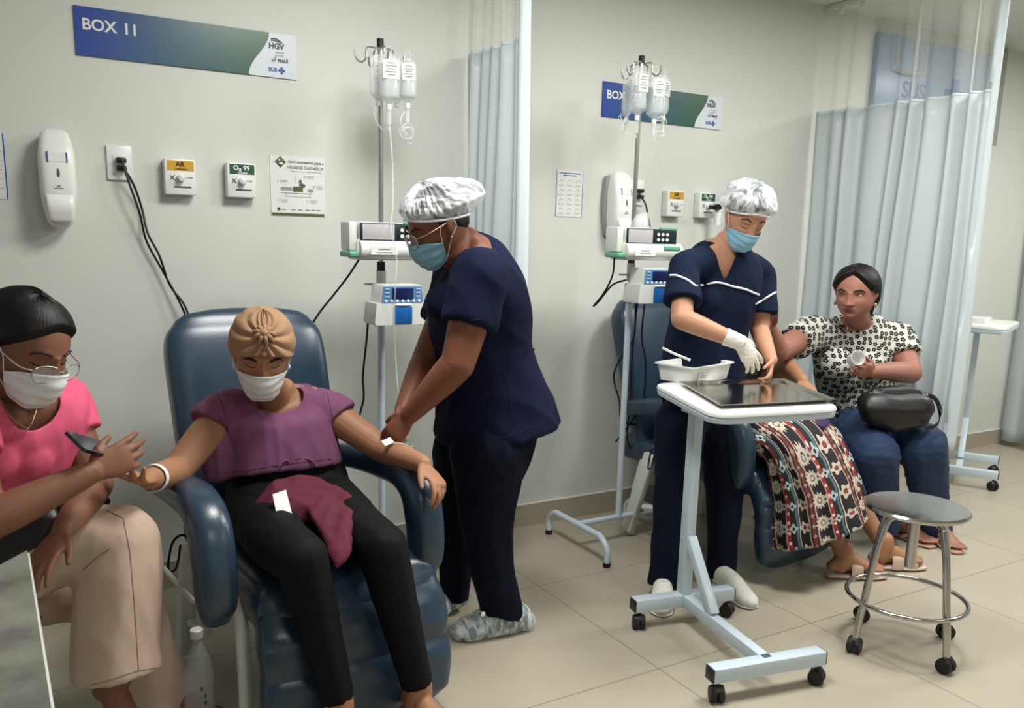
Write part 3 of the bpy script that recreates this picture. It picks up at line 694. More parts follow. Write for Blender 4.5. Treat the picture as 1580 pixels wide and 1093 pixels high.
b = NB(); prism(b, rrect(.2, .14, .02), .03, Matrix.Translation((5.03, 3.0, .975)) @ Matrix.Rotation(.4, 4, 'Z')); tag(obj('shallow_tray', b, M['white']), 'white shallow tray on the overbed table beyond the curtain', 'tray')

# ------------------------------------------------------------------ stool
st = thing('rolling_stool', 'round stainless steel stool on four black casters at front right', 'stool', (2.67, 1.72, 0), 33)
b = NB(); lathe(b, [(.10, .508), (.160, .508), (.171, .513), (.173, .521), (.167, .528), (.150, .526), (.05, .522), (.002, .522)], seg=48); obj('seat', b, M['steel'], st)
b = NB(); tube(b, [(0, 0, .508), (0, 0, .30)], .018, 16); obj('height_post', b, M['steel'], st)
for i in range(4):
    d = V((math.cos(PI/4+i*PI/2), math.sin(PI/4+i*PI/2), 0)); z = V((0, 0, 1))
    b = NB(); tube(b, [d*.02+z*.496, d*.085+z*.496, d*.115+z*.486, d*.132+z*.455, d*.157+z*.36, d*.178+z*.22, d*.192+z*.14, d*.202+z*.058], .0125, 14, 5); obj('leg', b, M['steel'], st)
    caster(st, (d*.204).x, (d*.204).y, [20, 80, -30, 40][i], .027, .066)
b = NB(); tube(b, [(.198*math.cos(a), .198*math.sin(a), .188) for a in [2*PI*k/56 for k in range(56)]], .008, 10, closed=True); obj('foot_ring', b, M['steel'], st)

# ------------------------------------------------------------------ desk corner lower left, chairs, bottle
M['desk'] = mat('desk_top', '#74776f', .35, var=.9, vscale=11, bump=.1, bscale=20)
dk = thing('desk', 'grey mottled desk top with pale edge at the lower left corner', 'desk', (-.45, 1.35, 0))
b = NB(); prism(b, [(-1.0, .62), (-.02, 1.94), (.0, 1.24), (-.05, .62)], .022, Matrix.Translation((0, 0, .728))); obj('desk_top', b, M['desk'], dk, world=True)
b = NB(); tube(b, [(-.02, 1.943, .74), (.001, 1.24, .74), (-.05, .62, .74)], .004, 6); obj('edge_strip', b, M['enamelw'], dk, world=True)
for x_, y_ in ((-.14, 1.60), (-.12, .70), (-.80, .70)):
    b = NB(); box(b, (x_, y_, .364), (.04, .04, .728), .003); obj('leg', b, M['ink'], dk, world=True)

def visitor_chair(loc, rz, label):
    t = thing('visitor_chair', label, 'chair', loc, rz, 'black visitor chairs')
    X = V((1, 0, 0))
    b = NB(); loft(b, [(0, .21, .43), (0, 0, .435), (0, -.21, .43), (0, -.24, .42)], [.21, .23, .23, .2], [.03, .035, .033, .02], X, 28, 4, sup=.5); obj('seat', b, M['vinyld'], t)
    b = NB(); loft(b, [(0, .22, .58), (0, .245, .7), (0, .265, .84), (0, .27, .88)], [.19, .215, .205, .16], [.02, .025, .023, .015], X, 28, 4, sup=.5); obj('backrest', b, M['vinyld'], t)
    for s in (-1, 1):
        b = NB(); tube(b, [(s*.19, .25, .62), (s*.2, .24, .42), (s*.21, .2, .2), (s*.22, .24, .01)], .011, 10, 4); obj('leg', b, M['black'], t)
        b = NB(); tube(b, [(s*.19, .0, .41), (s*.2, -.16, .38), (s*.22, -.22, .01)], .011, 10, 4); obj('leg', b, M['black'], t)
        b = NB(); tube(b, [(s*.235, .18, .42), (s*.25, .16, .60), (s*.25, .0, .63), (s*.25, -.13, .62)], .016, 10, 4); obj('armrest', b, M['black'], t)
    return t
visitor_chair((-.10, 2.62, 0), 32, 'black chair under the woman in the pink shirt')
visitor_chair((3.52, 2.83, 0), 25, 'dark chair under the woman in the floral blouse')
bt = thing('water_bottle', 'empty clear plastic bottle with white cap standing on the floor', 'bottle', G(311, 1138, 0)+V((0, 0, 0)))
bz = bt.location.copy(); 
b = NB(); lathe(b, [(.030, .002), (.040, .008), (.041, .10), (.038, .13), (.041, .16), (.040, .20), (.030, .245), (.015, .285), (.0135, .30), (.0135, .315)], seg=28); obj('bottle_body', b, M['pet'], bt)
b = NB(); lathe(b, [(.017, .305), (.0175, .307), (.0175, .328), (.015, .33)], seg=28); obj('cap', b, M['white'], bt)
b = NB()
for q in range(4): box(b, (.01*math.sin(q), -.0415, .17-.022*q), (.006, .001, .012))
obj('print_mark', b, M['ink'], bt)

# ------------------------------------------------------------------ people: tools
VOX = 1.0
def mesh_np(me):
    n = len(me.vertices); co = np.empty(n*3, 'f'); me.vertices.foreach_get('co', co)
    e = np.empty(len(me.edges)*2, 'i'); me.edges.foreach_get('vertices', e)
    return co.reshape(-1, 3).astype(float), e.reshape(-1, 2)
def smooth_np(co, e, it, f=.5):
    n = len(co); deg = np.bincount(e.ravel(), minlength=n).clip(1)[:, None]
    for _ in range(it):
        a = np.stack([np.bincount(e[:, 0], co[e[:, 1], k], n)+np.bincount(e[:, 1], co[e[:, 0], k], n) for k in range(3)], 1)/deg
        co = co*(1-f)+a*f
    return co
def warp(co, sc_, amp, seed=0, dirv=None, ridge=True):
    """cloth folds: sums of warped waves along the normal"""
    r = np.random.RandomState(seed); out = np.zeros(len(co))
    for i in range(5):
        k = r.normal(size=3); k /= np.linalg.norm(k)
        if dirv is not None: k = k-np.dot(k, dirv)*np.array(dirv)*.8
        k *= 2*PI/sc_*(1+.45*i); k2 = r.normal(size=3)*2*PI/(sc_*2.6)
        s = np.sin(co @ k+1.6*np.sin(co @ k2+r.rand()*6)+r.rand()*6)
        out += (1-abs(s)*1.6 if ridge else s)*amp/(1+.7*i)
    return out
def fuse(name, bm, vox, it, mats, parent, fold=None, matfn=None, cutfn=None, solid=0, ids=None):
    me = bpy.data.meshes.new('t'); bm.to_mesh(me); bm.free()
    o = bpy.data.objects.new('t', me); COL.objects.link(o)
    md = o.modifiers.new('r', 'REMESH'); md.mode = 'VOXEL'; md.voxel_size = vox*VOX; md.adaptivity = 0
    dg = bpy.context.evaluated_depsgraph_get(); dg.update()
    m2 = bpy.data.meshes.new_from_object(o.evaluated_get(dg)); bpy.data.objects.remove(o); bpy.data.meshes.remove(me)
    co, e = mesh_np(m2); co = smooth_np(co, e, it)
    m2.vertices.foreach_set('co', co.astype('f').ravel()); m2.update()
    if fold:
        nn = np.empty(len(co)*3, 'f'); m2.vertices.foreach_get('normal', nn); nn = nn.reshape(-1, 3)
        co = co+nn*fold(co)[:, None]
        co = smooth_np(co, e, 1); m2.vertices.foreach_set('co', co.astype('f').ravel())
    if cutfn:
        b = NB(); b.from_mesh(m2); b.verts.ensure_lookup_table(); mask = cutfn(co)
        bmesh.ops.delete(b, geom=[b.verts[i] for i in np.nonzero(mask)[0]], context='VERTS')
        bd = [v for v in b.verts if v.is_boundary]
        for _ in range(14):
            new = {v: sum((e_.other_vert(v).co for e_ in v.link_edges if e_.is_boundary), V((0, 0, 0)))/max(1, sum(e_.is_boundary for e_ in v.link_edges)) for v in bd}
            for v in bd: v.co = v.co*.45+new[v]*.55
        b.to_mesh(m2); b.free()
    np_ = len(m2.polygons)
    m2.materials.clear(); m2.name = name
    if matfn:
        c = np.empty(np_*3, 'f'); m2.polygons.foreach_get('center', c)
        m2.polygons.foreach_set('material_index', matfn(c.reshape(-1, 3).astype(float)).astype('i'))
    m2.polygons.foreach_set('use_smooth', np.ones(np_, bool)); m2.update()
    o = link(name, m2, mats, parent, world=True)
    if solid: md = o.modifiers.new('s', 'SOLIDIFY'); md.thickness = solid; md.offset = -1
    return o
def limb(b, pts, rad, n=18, k=5, cap='round', flat=1.0, side=V((.31, .2, .93)), sup=1.0):
    """tapered limb through the joints; broken into runs at sharp bends, a ball filling each bend"""
    q = [V(p) for p in pts]; m = len(q); run = [0]; runs = []
    for i in range(1, m):
        run.append(i)
        if i < m-1:
            u, v = q[i]-q[i-1], q[i+1]-q[i]
            if u.length > 1e-5 and v.length > 1e-5 and u.angle(v) > .42:
                for p_, s_ in ((q[i], 1.0), (q[i].lerp(q[i-1], min(.5, .02/u.length)), 1.0), (q[i].lerp(q[i+1], min(.5, .02/v.length)), 1.0)): ell(b, p_, (rad[i]*s_,)*3, u=24, v=16)
                runs.append(run); run = [i]
    runs.append(run)
    for z, rn in enumerate(runs):
        c = cap if len(runs) == 1 else ('start' if z == 0 and cap in ('round', 'start') else 'end' if z == len(runs)-1 and cap == 'round' else 'none')
        loft(b, [q[i] for i in rn], [rad[i] for i in rn], [rad[i]*flat for i in rn], side, n, k, c, sup)
    return b

# head: sections by latitude (degrees): height, half width, front, back
HT = [(-90, -.112, .0, .035, -.035), (-80, -.109, .022, .062, .0), (-68, -.100, .036, .076, .03), (-52, -.080, .050, .083, .05), (-38, -.058, .060, .086, .066), (-24, -.036, .067, .088, .08),
      (-10, -.014, .0715, .088, .09), (5, .009, .074, .089, .096), (20, .035, .074, .086, .098), (35, .059, .069, .077, .094), (50, .080, .059, .063, .080), (65, .096, .044, .045, .058), (80, .107, .020, .020, .027), (90, .1095, .0, .0, .0)]
HT = np.array(HT)
def hsec(phi): return [np.interp(phi, HT[:, 0], HT[:, i]) for i in range(1, 5)]
_ph = np.linspace(-90, 90, 181); _tab = np.array([hsec(p) for p in _ph])
for _ in range(18): _tab[1:-1] = _tab[1:-1]*.5+(_tab[:-2]+_tab[2:])*.25
def hsec(phi): return [np.interp(phi, _ph, _tab[:, i]) for i in range(4)]
def feat(x, z):
    """relief of the face: nose, sockets, lips, chin, cheeks"""
    g = lambda a, s: math.exp(-(a/s)**2)
    y = 0
    if -.05 < z < .012:
        t = (z+.043)/.05; pr = .008+.017*max(0, 1-max(t, 0))**1.3 if t > 0 else .025*max(0, 1+t*6)
        y += pr*g(x, .0085+.0065*max(0, 1-abs(z+.038)/.022))
    y += .006*(g(x-.013, .006)+g(x+.013, .006))*g(z+.042, .006)
    y -= .0105*(g(x-.032, .016)+g(x+.032, .016))*g(z+.002, .012)
    y += .0055*(g(x-.031, .011)+g(x+.031, .011))*g(z+.004, .008)
    y += .004*(g(x-.028, .02)+g(x+.028, .02))*g(z-.018, .007)
    y += .006*g(x, .019)*g(z+.0625, .0042)+.0065*g(x, .017)*g(z+.0715, .0048)-.003*g(x, .022)*g(z+.067, .0022)
    y -= .004*g(x, .02)*g(z+.081, .005)
    y += .005*g(x, .016)*g(z+.096, .010)
    y += .005*(g(x-.042, .018)+g(x+.042, .018))*g(z+.032, .018)
    return y
class Head:
    def __init__(s, c, fwd, up=(0, 0, 1), size=1.0, wide=1.0, jaw=0):
        s.jaw = jaw
        s.c = V(c); s.f = V(fwd).normalized(); u = V(up); s.u = (u-s.f*u.dot(s.f)).normalized(); s.r = s.f.cross(s.u); s.k = size; s.w = wide
    def L(s, x, y, z): return s.c+(s.r*x*s.w+s.f*y+s.u*z)*s.k
    def S(s, th, ph, off=0, face=True):
        z, w_, f, b_ = hsec(ph); t = math.radians(th); si, ci = math.sin(t), math.cos(t)
        x = math.copysign(abs(si)**.92, si)*w_*(1+s.jaw*math.exp(-((ph+42)/26)**2)); y = f*ci if ci > 0 else b_*ci
        if ph < -60: y = (f+b_)/2*0+(f*ci if ci > 0 else b_*ci)
        nx, ny, nz = x/.075, y/.095, z/.11; q = math.sqrt(nx*nx+ny*ny+nz*nz) or 1
        if face and ci > 0: y += feat(x, z)
        return s.L(x+off*nx/q, y+off*ny/q, z+off*nz/q)
    def loc(s, co):           # world -> head coordinates
        d = co-np.array(s.c); return np.stack([d @ np.array(s.r)/s.w, d @ np.array(s.f), d @ np.array(s.u)], 1)/s.k
    def geo(s, b, neck):
        rings = []; nt = 96
        for i in range(1, 90):
            ph = -90+2*i; rings.append([b.verts.new(s.S(j*360/nt, ph)) for j in range(nt)])
        for a, c in zip(rings, rings[1:]):
            for j in range(nt): b.faces.new((a[j], a[(j+1) % nt], c[(j+1) % nt], c[j]))
        b.faces.new(rings[0][::-1]); b.faces.new(rings[-1])
        for q in (-1, 1):     # ears
            e = [s.L(q*.069, -.004, -.030), s.L(q*.076, -.012, -.010), s.L(q*.078, -.014, .012), s.L(q*.073, -.008, .024)]
            loft(b, e, [.010*s.k, .016*s.k, .017*s.k, .010*s.k], [.005*s.k, .006*s.k, .006*s.k, .005*s.k], s.f*.9+s.r*q*.35, 14, 4)
        n0 = s.L(0, -.018, -.03); n1 = s.L(0, -.012, -.09)
        limb(b, [n0, n1]+neck, [.052*s.k, .053*s.k]+[.054*s.k]*(len(neck)-1)+[.07*s.k], 22)
    def shell(s, th0, th1, lo, hi, oo, oi, nth=60, nph=26, face=False):
        b = NB(); closed = abs(th1-th0) >= 359; N = nth if closed else nth+1
        out, inn = [], []
        for i in range(N):
            th = th0+(th1-th0)*i/nth; l, h = lo(th), hi(th)
            out.append([b.verts.new(s.S(th, l+(h-l)*j/nph, oo(th, l+(h-l)*j/nph) if callable(oo) else oo, face)) for j in range(nph+1)])
            inn.append([b.verts.new(s.S(th, l+(h-l)*j/nph, oi(th, l+(h-l)*j/nph) if callable(oi) else oi, face)) for j in range(nph+1)])
        for i in range(N if closed else N-1):
            k = (i+1) % N
            for j in range(nph):
                b.faces.new((out[i][j], out[k][j], out[k][j+1], out[i][j+1])); b.faces.new((inn[i][j], inn[i][j+1], inn[k][j+1], inn[k][j]))
            b.faces.new((out[i][0], inn[i][0], inn[k][0], out[k][0])); b.faces.new((out[i][-1], out[k][-1], inn[k][-1], inn[i][-1]))
        if not closed:
            for i in (0, N-1):
                for j in range(nph): b.faces.new((out[i][j], inn[i][j], inn[i][j+1], out[i][j+1]))
        return b
    def mask(s, root, m, tilt=0):
        def lo(th): return -76+16*(abs(th)/75)**2
        def hi(th): return -12-14*(abs(th)/75)**1.5
        def oo(th, ph):
            o = .007+.017*math.exp(-(th/26)**2)*math.exp(-((ph+30)/26)**2)+.005*math.exp(-(th/40)**2)+.012*math.exp(-((abs(th)-44)/24)**2)*math.exp(-((ph+60)/22)**2)
            return o+.0011*math.sin((ph)*.42+.3*math.sin(th*.05))*(1 if abs(th) < 62 else .3)+.001*math.sin(th*.21)*(abs(th)/75)
        b = s.shell(-74, 74, lo, hi, oo, lambda t, p: oo(t, p)-.0015, 50, 34)
        o = obj('face_mask', b, m, root, world=True, angle=60)
        b = NB(); tube(b, [s.S(th, hi(th)-1.5, oo(th, hi(th))+.0005, False) for th in range(-72, 73, 6)], .0012, 6)
        tube(b, [s.S(th, lo(th)+1.5, oo(th, lo(th))+.0005, False) for th in range(-72, 73, 6)], .0012, 6); obj('mask_seam', b, m, o, world=True)
        for q in (-1, 1):
            b = NB(); e = s.L(q*.080, -.022, .014)
            tube(b, [s.S(q*73, hi(73)-2, .008, False), s.L(q*.080, .02, .002), e, s.L(q*.082, -.028, -.008), s.L(q*.076, -.006, -.034), s.S(q*73, lo(73)+2, .008, False)], .0011, 6, 6); obj('ear_loop', b, M['white'], o, world=True)
        return o
    def brows(s, root, m, th=.0022, drop=0):
        for q in (-1, 1):
            b = NB(); pts = [s.S(q*a, p_, .0012) for a, p_ in ((11, 9+drop), (18, 11.5+drop), (27, 12.5+drop), (37, 10+drop), (43, 6+drop))]
            tube(b, pts, lambda t: th*s.k*(.6+.9*math.sin(PI*min(1, t*.9+.12))), 8, 5); obj('eyebrow', b, m, root, world=True)
    def lashes(s, root, m, z=-4.5):
        for q in (-1, 1):
            b = NB(); pts = [s.S(q*a, p_, .0008) for a, p_ in ((15, z+1.5), (20, z-.5), (26, z-1.2), (32, z-.4), (38, z+1.8))]
            tube(b, pts, .0011*s.k, 6, 5); obj('eyelashes', b, m, root, world=True)
    def eyes(s, root, look=0, op=.0042, iris=None, lk=None):
        for q in (-1, 1):
            c = s.S(q*26.5, -2.5, -.0045); R = Matrix((s.r, s.f, s.u)).transposed()
            b = NB(); ell(b, c, (.0125*s.k, .0075*s.k, op*s.k), R, u=20, v=12); o = obj('eye', b, M['eyewhite'], root, world=True)
            b = NB(); c2 = c+(s.f*.0045+s.r*look-s.u*.0006)*s.k; ell(b, c2, (.0056*s.k, .0036*s.k, min(op, .0052)*.98*s.k), R, u=16, v=10); obj('iris', b, M['iris'], o, world=True)
            b = NB(); pts = [s.S(q*a, p_, .0012) for a, p_ in ((15, -2.5), (20, .6), (26, 1.6), (33, .6), (39, -2.5))]
            tube(b, pts, .0016*s.k, 6, 5); obj('eyelashes', b, lk, root, world=True)
def rotv(v, axis, deg): return Matrix.Rotation(math.radians(deg), 3, axis) @ v
def hand(b, w_, d, n, t, curl=(25, 25, 25, 25), size=.95, thumb=(20, 25), spread=4, base=None):
    d = V(d).normalized(); n = V(n); n = (n-d*n.dot(d)).normalized(); t0 = V(t); t = n.cross(d); t = t if t.dot(t0) > 0 else -t
    k = size; w_ = V(w_)
    loft(b, [w_-d*.015, w_+d*.02*k, w_+d*.05*k, w_+d*.082*k, w_+d*.094*k], [.024*k, .029*k, .038*k, .040*k, .036*k], [.017*k, .015*k, .0135*k, .0115*k, .009*k], t, 18, 4)
    ax = d.cross(n).normalized()
    Ls = (.070, .078, .072, .056); X0 = (.0300, .0100, -.0105, -.0295)
    for i in range(4):
        p = w_+(d*(.090-.006*abs(i-1.2))+t*X0[i])*k; dd = rotv(d, n, 0); dd = (d+t*math.tan(math.radians((1.3-i)*spread))).normalized()
        pts = [p-dd*.012*k, p]; cu = curl[i]; a = 0
        for j, s_ in enumerate((.46, .30, .26)):
            a += cu*(.9 if j == 0 else 1.15 if j == 1 else .7); q = rotv(dd, ax, a)
            if q.dot(n) < rotv(dd, ax, a*.5+.1).dot(n)-.9: q = rotv(dd, ax, -a)
            pts.append(pts[-1]+q*Ls[i]*s_*k)
        r = .0088*k*(1, 1.02, .98, .88)[i]
        loft(b, pts, [r*.95, r*1.06, r*1.02, r*.92, r*.74], [r*.95, r*1.0, r*.95, r*.86, r*.68], t, 12, 4)
    p = w_+(d*.022+t*.022)*k; dd = (d*.72+t*.62+n*.30).normalized(); pts = [w_+(d*.012+t*.008)*k, p+dd*.012*k]
    dd2 = (dd+d*.25+n*math.tan(math.radians(thumb[0]))*.5).normalized(); pts.append(pts[-1]+dd2*.034*k)
    dd3 = (dd2+d*.25+n*math.tan(math.radians(thumb[1]))*.5-t*.15).normalized(); pts.append(pts[-1]+dd3*.028*k)
    loft(b, pts, [.016*k, .0145*k, .0108*k, .0078*k], [.013*k, .0125*k, .0100*k, .0070*k], t, 12, 4)
    return b
def foot(b, ank, dr, L=.235, w_=.042, h=.05, toes=True, up=V((0, 0, 1)), lift=0):
    """bare foot: sole plane through the lowest point under the ankle"""
    d = V(dr).normalized(); s = d.cross(up).normalized(); g = V(ank)-up*.075+up*lift
    heel = g-d*L*.22
    loft(b, [heel+up*.024, heel+d*.03+up*.036, heel+d*L*.33+up*.044, heel+d*L*.55+up*.032, heel+d*L*.75+up*.020, heel+d*L*.86+up*.014],
         [.024, .031, .032, .037, .043, .040], [.022, .034, .042, .030, .018, .012], s, 20, 4)
    if toes:
        for i, (x, l, r) in enumerate(((.030, .055, .0125), (.012, .052, .0095), (-.002, .046, .009), (-.016, .040, .0085), (-.030, .032, .008))):
            for q in (1,):
                p = heel+d*L*.80+s*x*-1+up*.013; limb(b, [p, p+d*l*.55+up*.003, p+d*l+up*-.002], [r, r*.95, r*.75], 10, 3)
    limb(b, [V(ank)+up*.03, V(ank), g+up*.03-d*.01], [.036, .038, .036], 16)
def torso(b, secs, side, d=0.0, n=32, sup=.86, cap='round', k=5):
    loft(b, [s[0] for s in secs], [s[1]+d for s in secs], [s[2]+d for s in secs], side, n, k, cap, sup)

def skin_mat(name, col, rough=.5): 
    m = mat(name, col, rough, bump=.12, bscale=180, var=.07, vscale=16, spec=.28, sss=.05); return m
M['eyewhite'] = mat('eye_white', '#c9c4bd', .25)
M['iris'] = mat('iris_brown', '#160c08', .15)
M['hair'] = mat('black_hair', '#0a0808', .52, var=.3, vscale=60, stretch=(1, 1, .2), spec=.3)
M['brow'] = mat('brow_hair', '#1a100c', .6)
M['maskw'] = mat('white_mask', '#dfe3e4', .7, bump=.2, bscale=300, var=.02)
M['maskb'] = mat('blue_mask', '#86b9cf', .7, bump=.2, bscale=300, var=.03)
M['lip'] = mat('lip_skin', '#6e342f', .4)
M['navy'] = mat('navy_scrubs', '#0f1530', .85, spec=.15, bump=.15, bscale=350, var=.06)
M['navy2'] = mat('dark_navy_scrubs', '#0f1a31', .85, spec=.15, bump=.15, bscale=350, var=.06)
M['navyt'] = mat('navy_trousers', '#0a1020', .85, spec=.15, bump=.15, bscale=350, var=.06)
M['cap'] = clear('bouffant_fabric', '#e9edf0', .5, .6, streak=(1, 1, 1), lo=.25, hi=.95, sscale=38)
M['pin'] = mat('white_piping', '#dfe4e8', .6)
def cap_mat(name, st, sscale): return clear(name, '#e9edf0', .5, .6, streak=st, lo=.10, hi=.82, sscale=sscale)
def bouffant(H, root, lo, puff, m, seed=0, back=0):
    def oo(th, ph):
        l = lo(th); e = min(1, max(0, (ph-l)/16)); tb = max(0, -math.cos(math.radians(th)))
        o = .006+puff*math.sin(min(1, e)*PI/2)*(1+.12*math.sin(th*.13+seed)+.1*math.sin(th*.31+ph*.09))
        o += back*tb*math.exp(-((ph-18)/30)**2)*e
        return o+.0028*math.sin(th*.55+seed+.9*math.sin(ph*.11))*e+.0022*math.sin(th*1.1+ph*.2)*e
    b = H.shell(0, 360, lo, lambda t: 89.5, oo, lambda t, p: oo(t, p)-.001, 150, 60)
    o = obj('bouffant_cap', b, m, root, world=True, angle=80)
    b = NB(); tube(b, [H.S(t, lo(t)+1.5, .008+.0015*math.sin(t*.9), False) for t in range(0, 360, 4)], lambda t: .0035, 8, closed=True); obj('elastic_band', b, M['pin'], o, world=True)
    return o
def hairshell(H, root, lo, oo=.009, m=None, groove=.0012, name='hair', extra=None, back=0):
    def f(th, ph):
        e = min(1, max(0, (ph-lo(th))/13)); e = e*e*(3-2*e)
        return -.0025+(oo+.0025)*e+groove*.6*math.sin(th*1.3+.05*ph+2*math.sin(th*.11))*e+back*max(0, -math.cos(math.radians(th)))*e
    b = H.shell(0, 360, lo, lambda t: 89.5, f, lambda t, p: -.006, 180, 44)
    if extra: extra(b)
    return obj(name, b, m or M['hair'], root, world=True, angle=80)
def glasses(H, root, m, drop=0, w_=.027, h=.020):
    g = None; b = NB()
    for q in (-1, 1):
        pts = []
        for k in range(20):
            a = 2*PI*k/20; cx = math.copysign(abs(math.cos(a))**.8, math.cos(a))*w_; cz = math.copysign(abs(math.sin(a))**.8, math.sin(a))*h
            pts.append(H.L(q*.033+cx, .112-.25*abs(q*.033+cx)-.03*0+drop*.1, -.004+drop+cz))
        tube(b, pts, .0015, 6, closed=True)
        tube(b, [H.L(q*(.033+w_), .094, .004+drop), H.L(q*.078, .07, .006+drop), H.L(q*.082, -.012, .012+drop*.3), H.L(q*.079, -.03, -.004)], .0016, 6, 4)
    tube(b, [H.L(-.008, .108, drop), H.L(0, .112, drop+.004), H.L(.008, .108, drop)], .0015, 6, 3)
    g = obj('glasses', b, m, root, world=True)
    for q in (-1, 1):
        b = NB(); vs = []
        for k in range(20):
            a = 2*PI*k/20; cx = math.copysign(abs(math.cos(a))**.8, math.cos(a))*w_*.98; cz = math.copysign(abs(math.sin(a))**.8, math.sin(a))*h*.98
            vs.append(H.L(q*.033+cx, .112-.25*abs(q*.033+cx)+drop*.1, -.004+drop+cz))
        f_ = [b.verts.new(p) for p in vs]; k_ = [b.verts.new(p-H.f*.0012) for p in vs]
        b.faces.new(f_); b.faces.new(k_[::-1])
        for i in range(20): b.faces.new((f_[i], k_[i], k_[(i+1) % 20], f_[(i+1) % 20]))
        obj('lens', b, M['glass'], g, world=True)
def earring(p, m, root, r=.0045, drop=.006):
    b = NB(); ell(b, V(p), (r, r, r*1.4+drop*.4)); obj('earring', b, m, root, world=True)
def lipfn(H):
    def f(c):
        l = H.loc(c); x, y, z = l[:, 0], l[:, 1], l[:, 2]
        m = (y > .07) & (abs(z+.067) < .0095*(1-(x/.026)**2)) & (abs(x) < .026)
        return m.astype(int)
    return f
from mathutils.bvhtree import BVHTree
def draped(part, root, lines, rad, m, name, off=.001):
    bv = BVHTree.FromPolygons([rootm(root) @ v.co for v in part.data.vertices], [tuple(p.vertices) for p in part.data.polygons])
    for ln in lines:
        q = []
        for (x0, y0), (x1, y1) in zip(ln, ln[1:]):
            for k in range(6):
                d = (P(x0+(x1-x0)*k/6, y0+(y1-y0)*k/6, 1)-CO).normalized(); h = bv.ray_cast(CO, d)
                if h[0] is not None and (not q or (h[0]-q[-1]).length < .08): q.append(h[0]-d*off)
        if len(q) > 2:
            b = NB(); tube(b, q, rad, 6); obj(name, b, m, part, world=True)
M['gold'] = mat('gold_earring', '#c8b070', .25, 1)
M['silverw'] = mat('glasses_metal', '#c9c2bb', .25, .8)

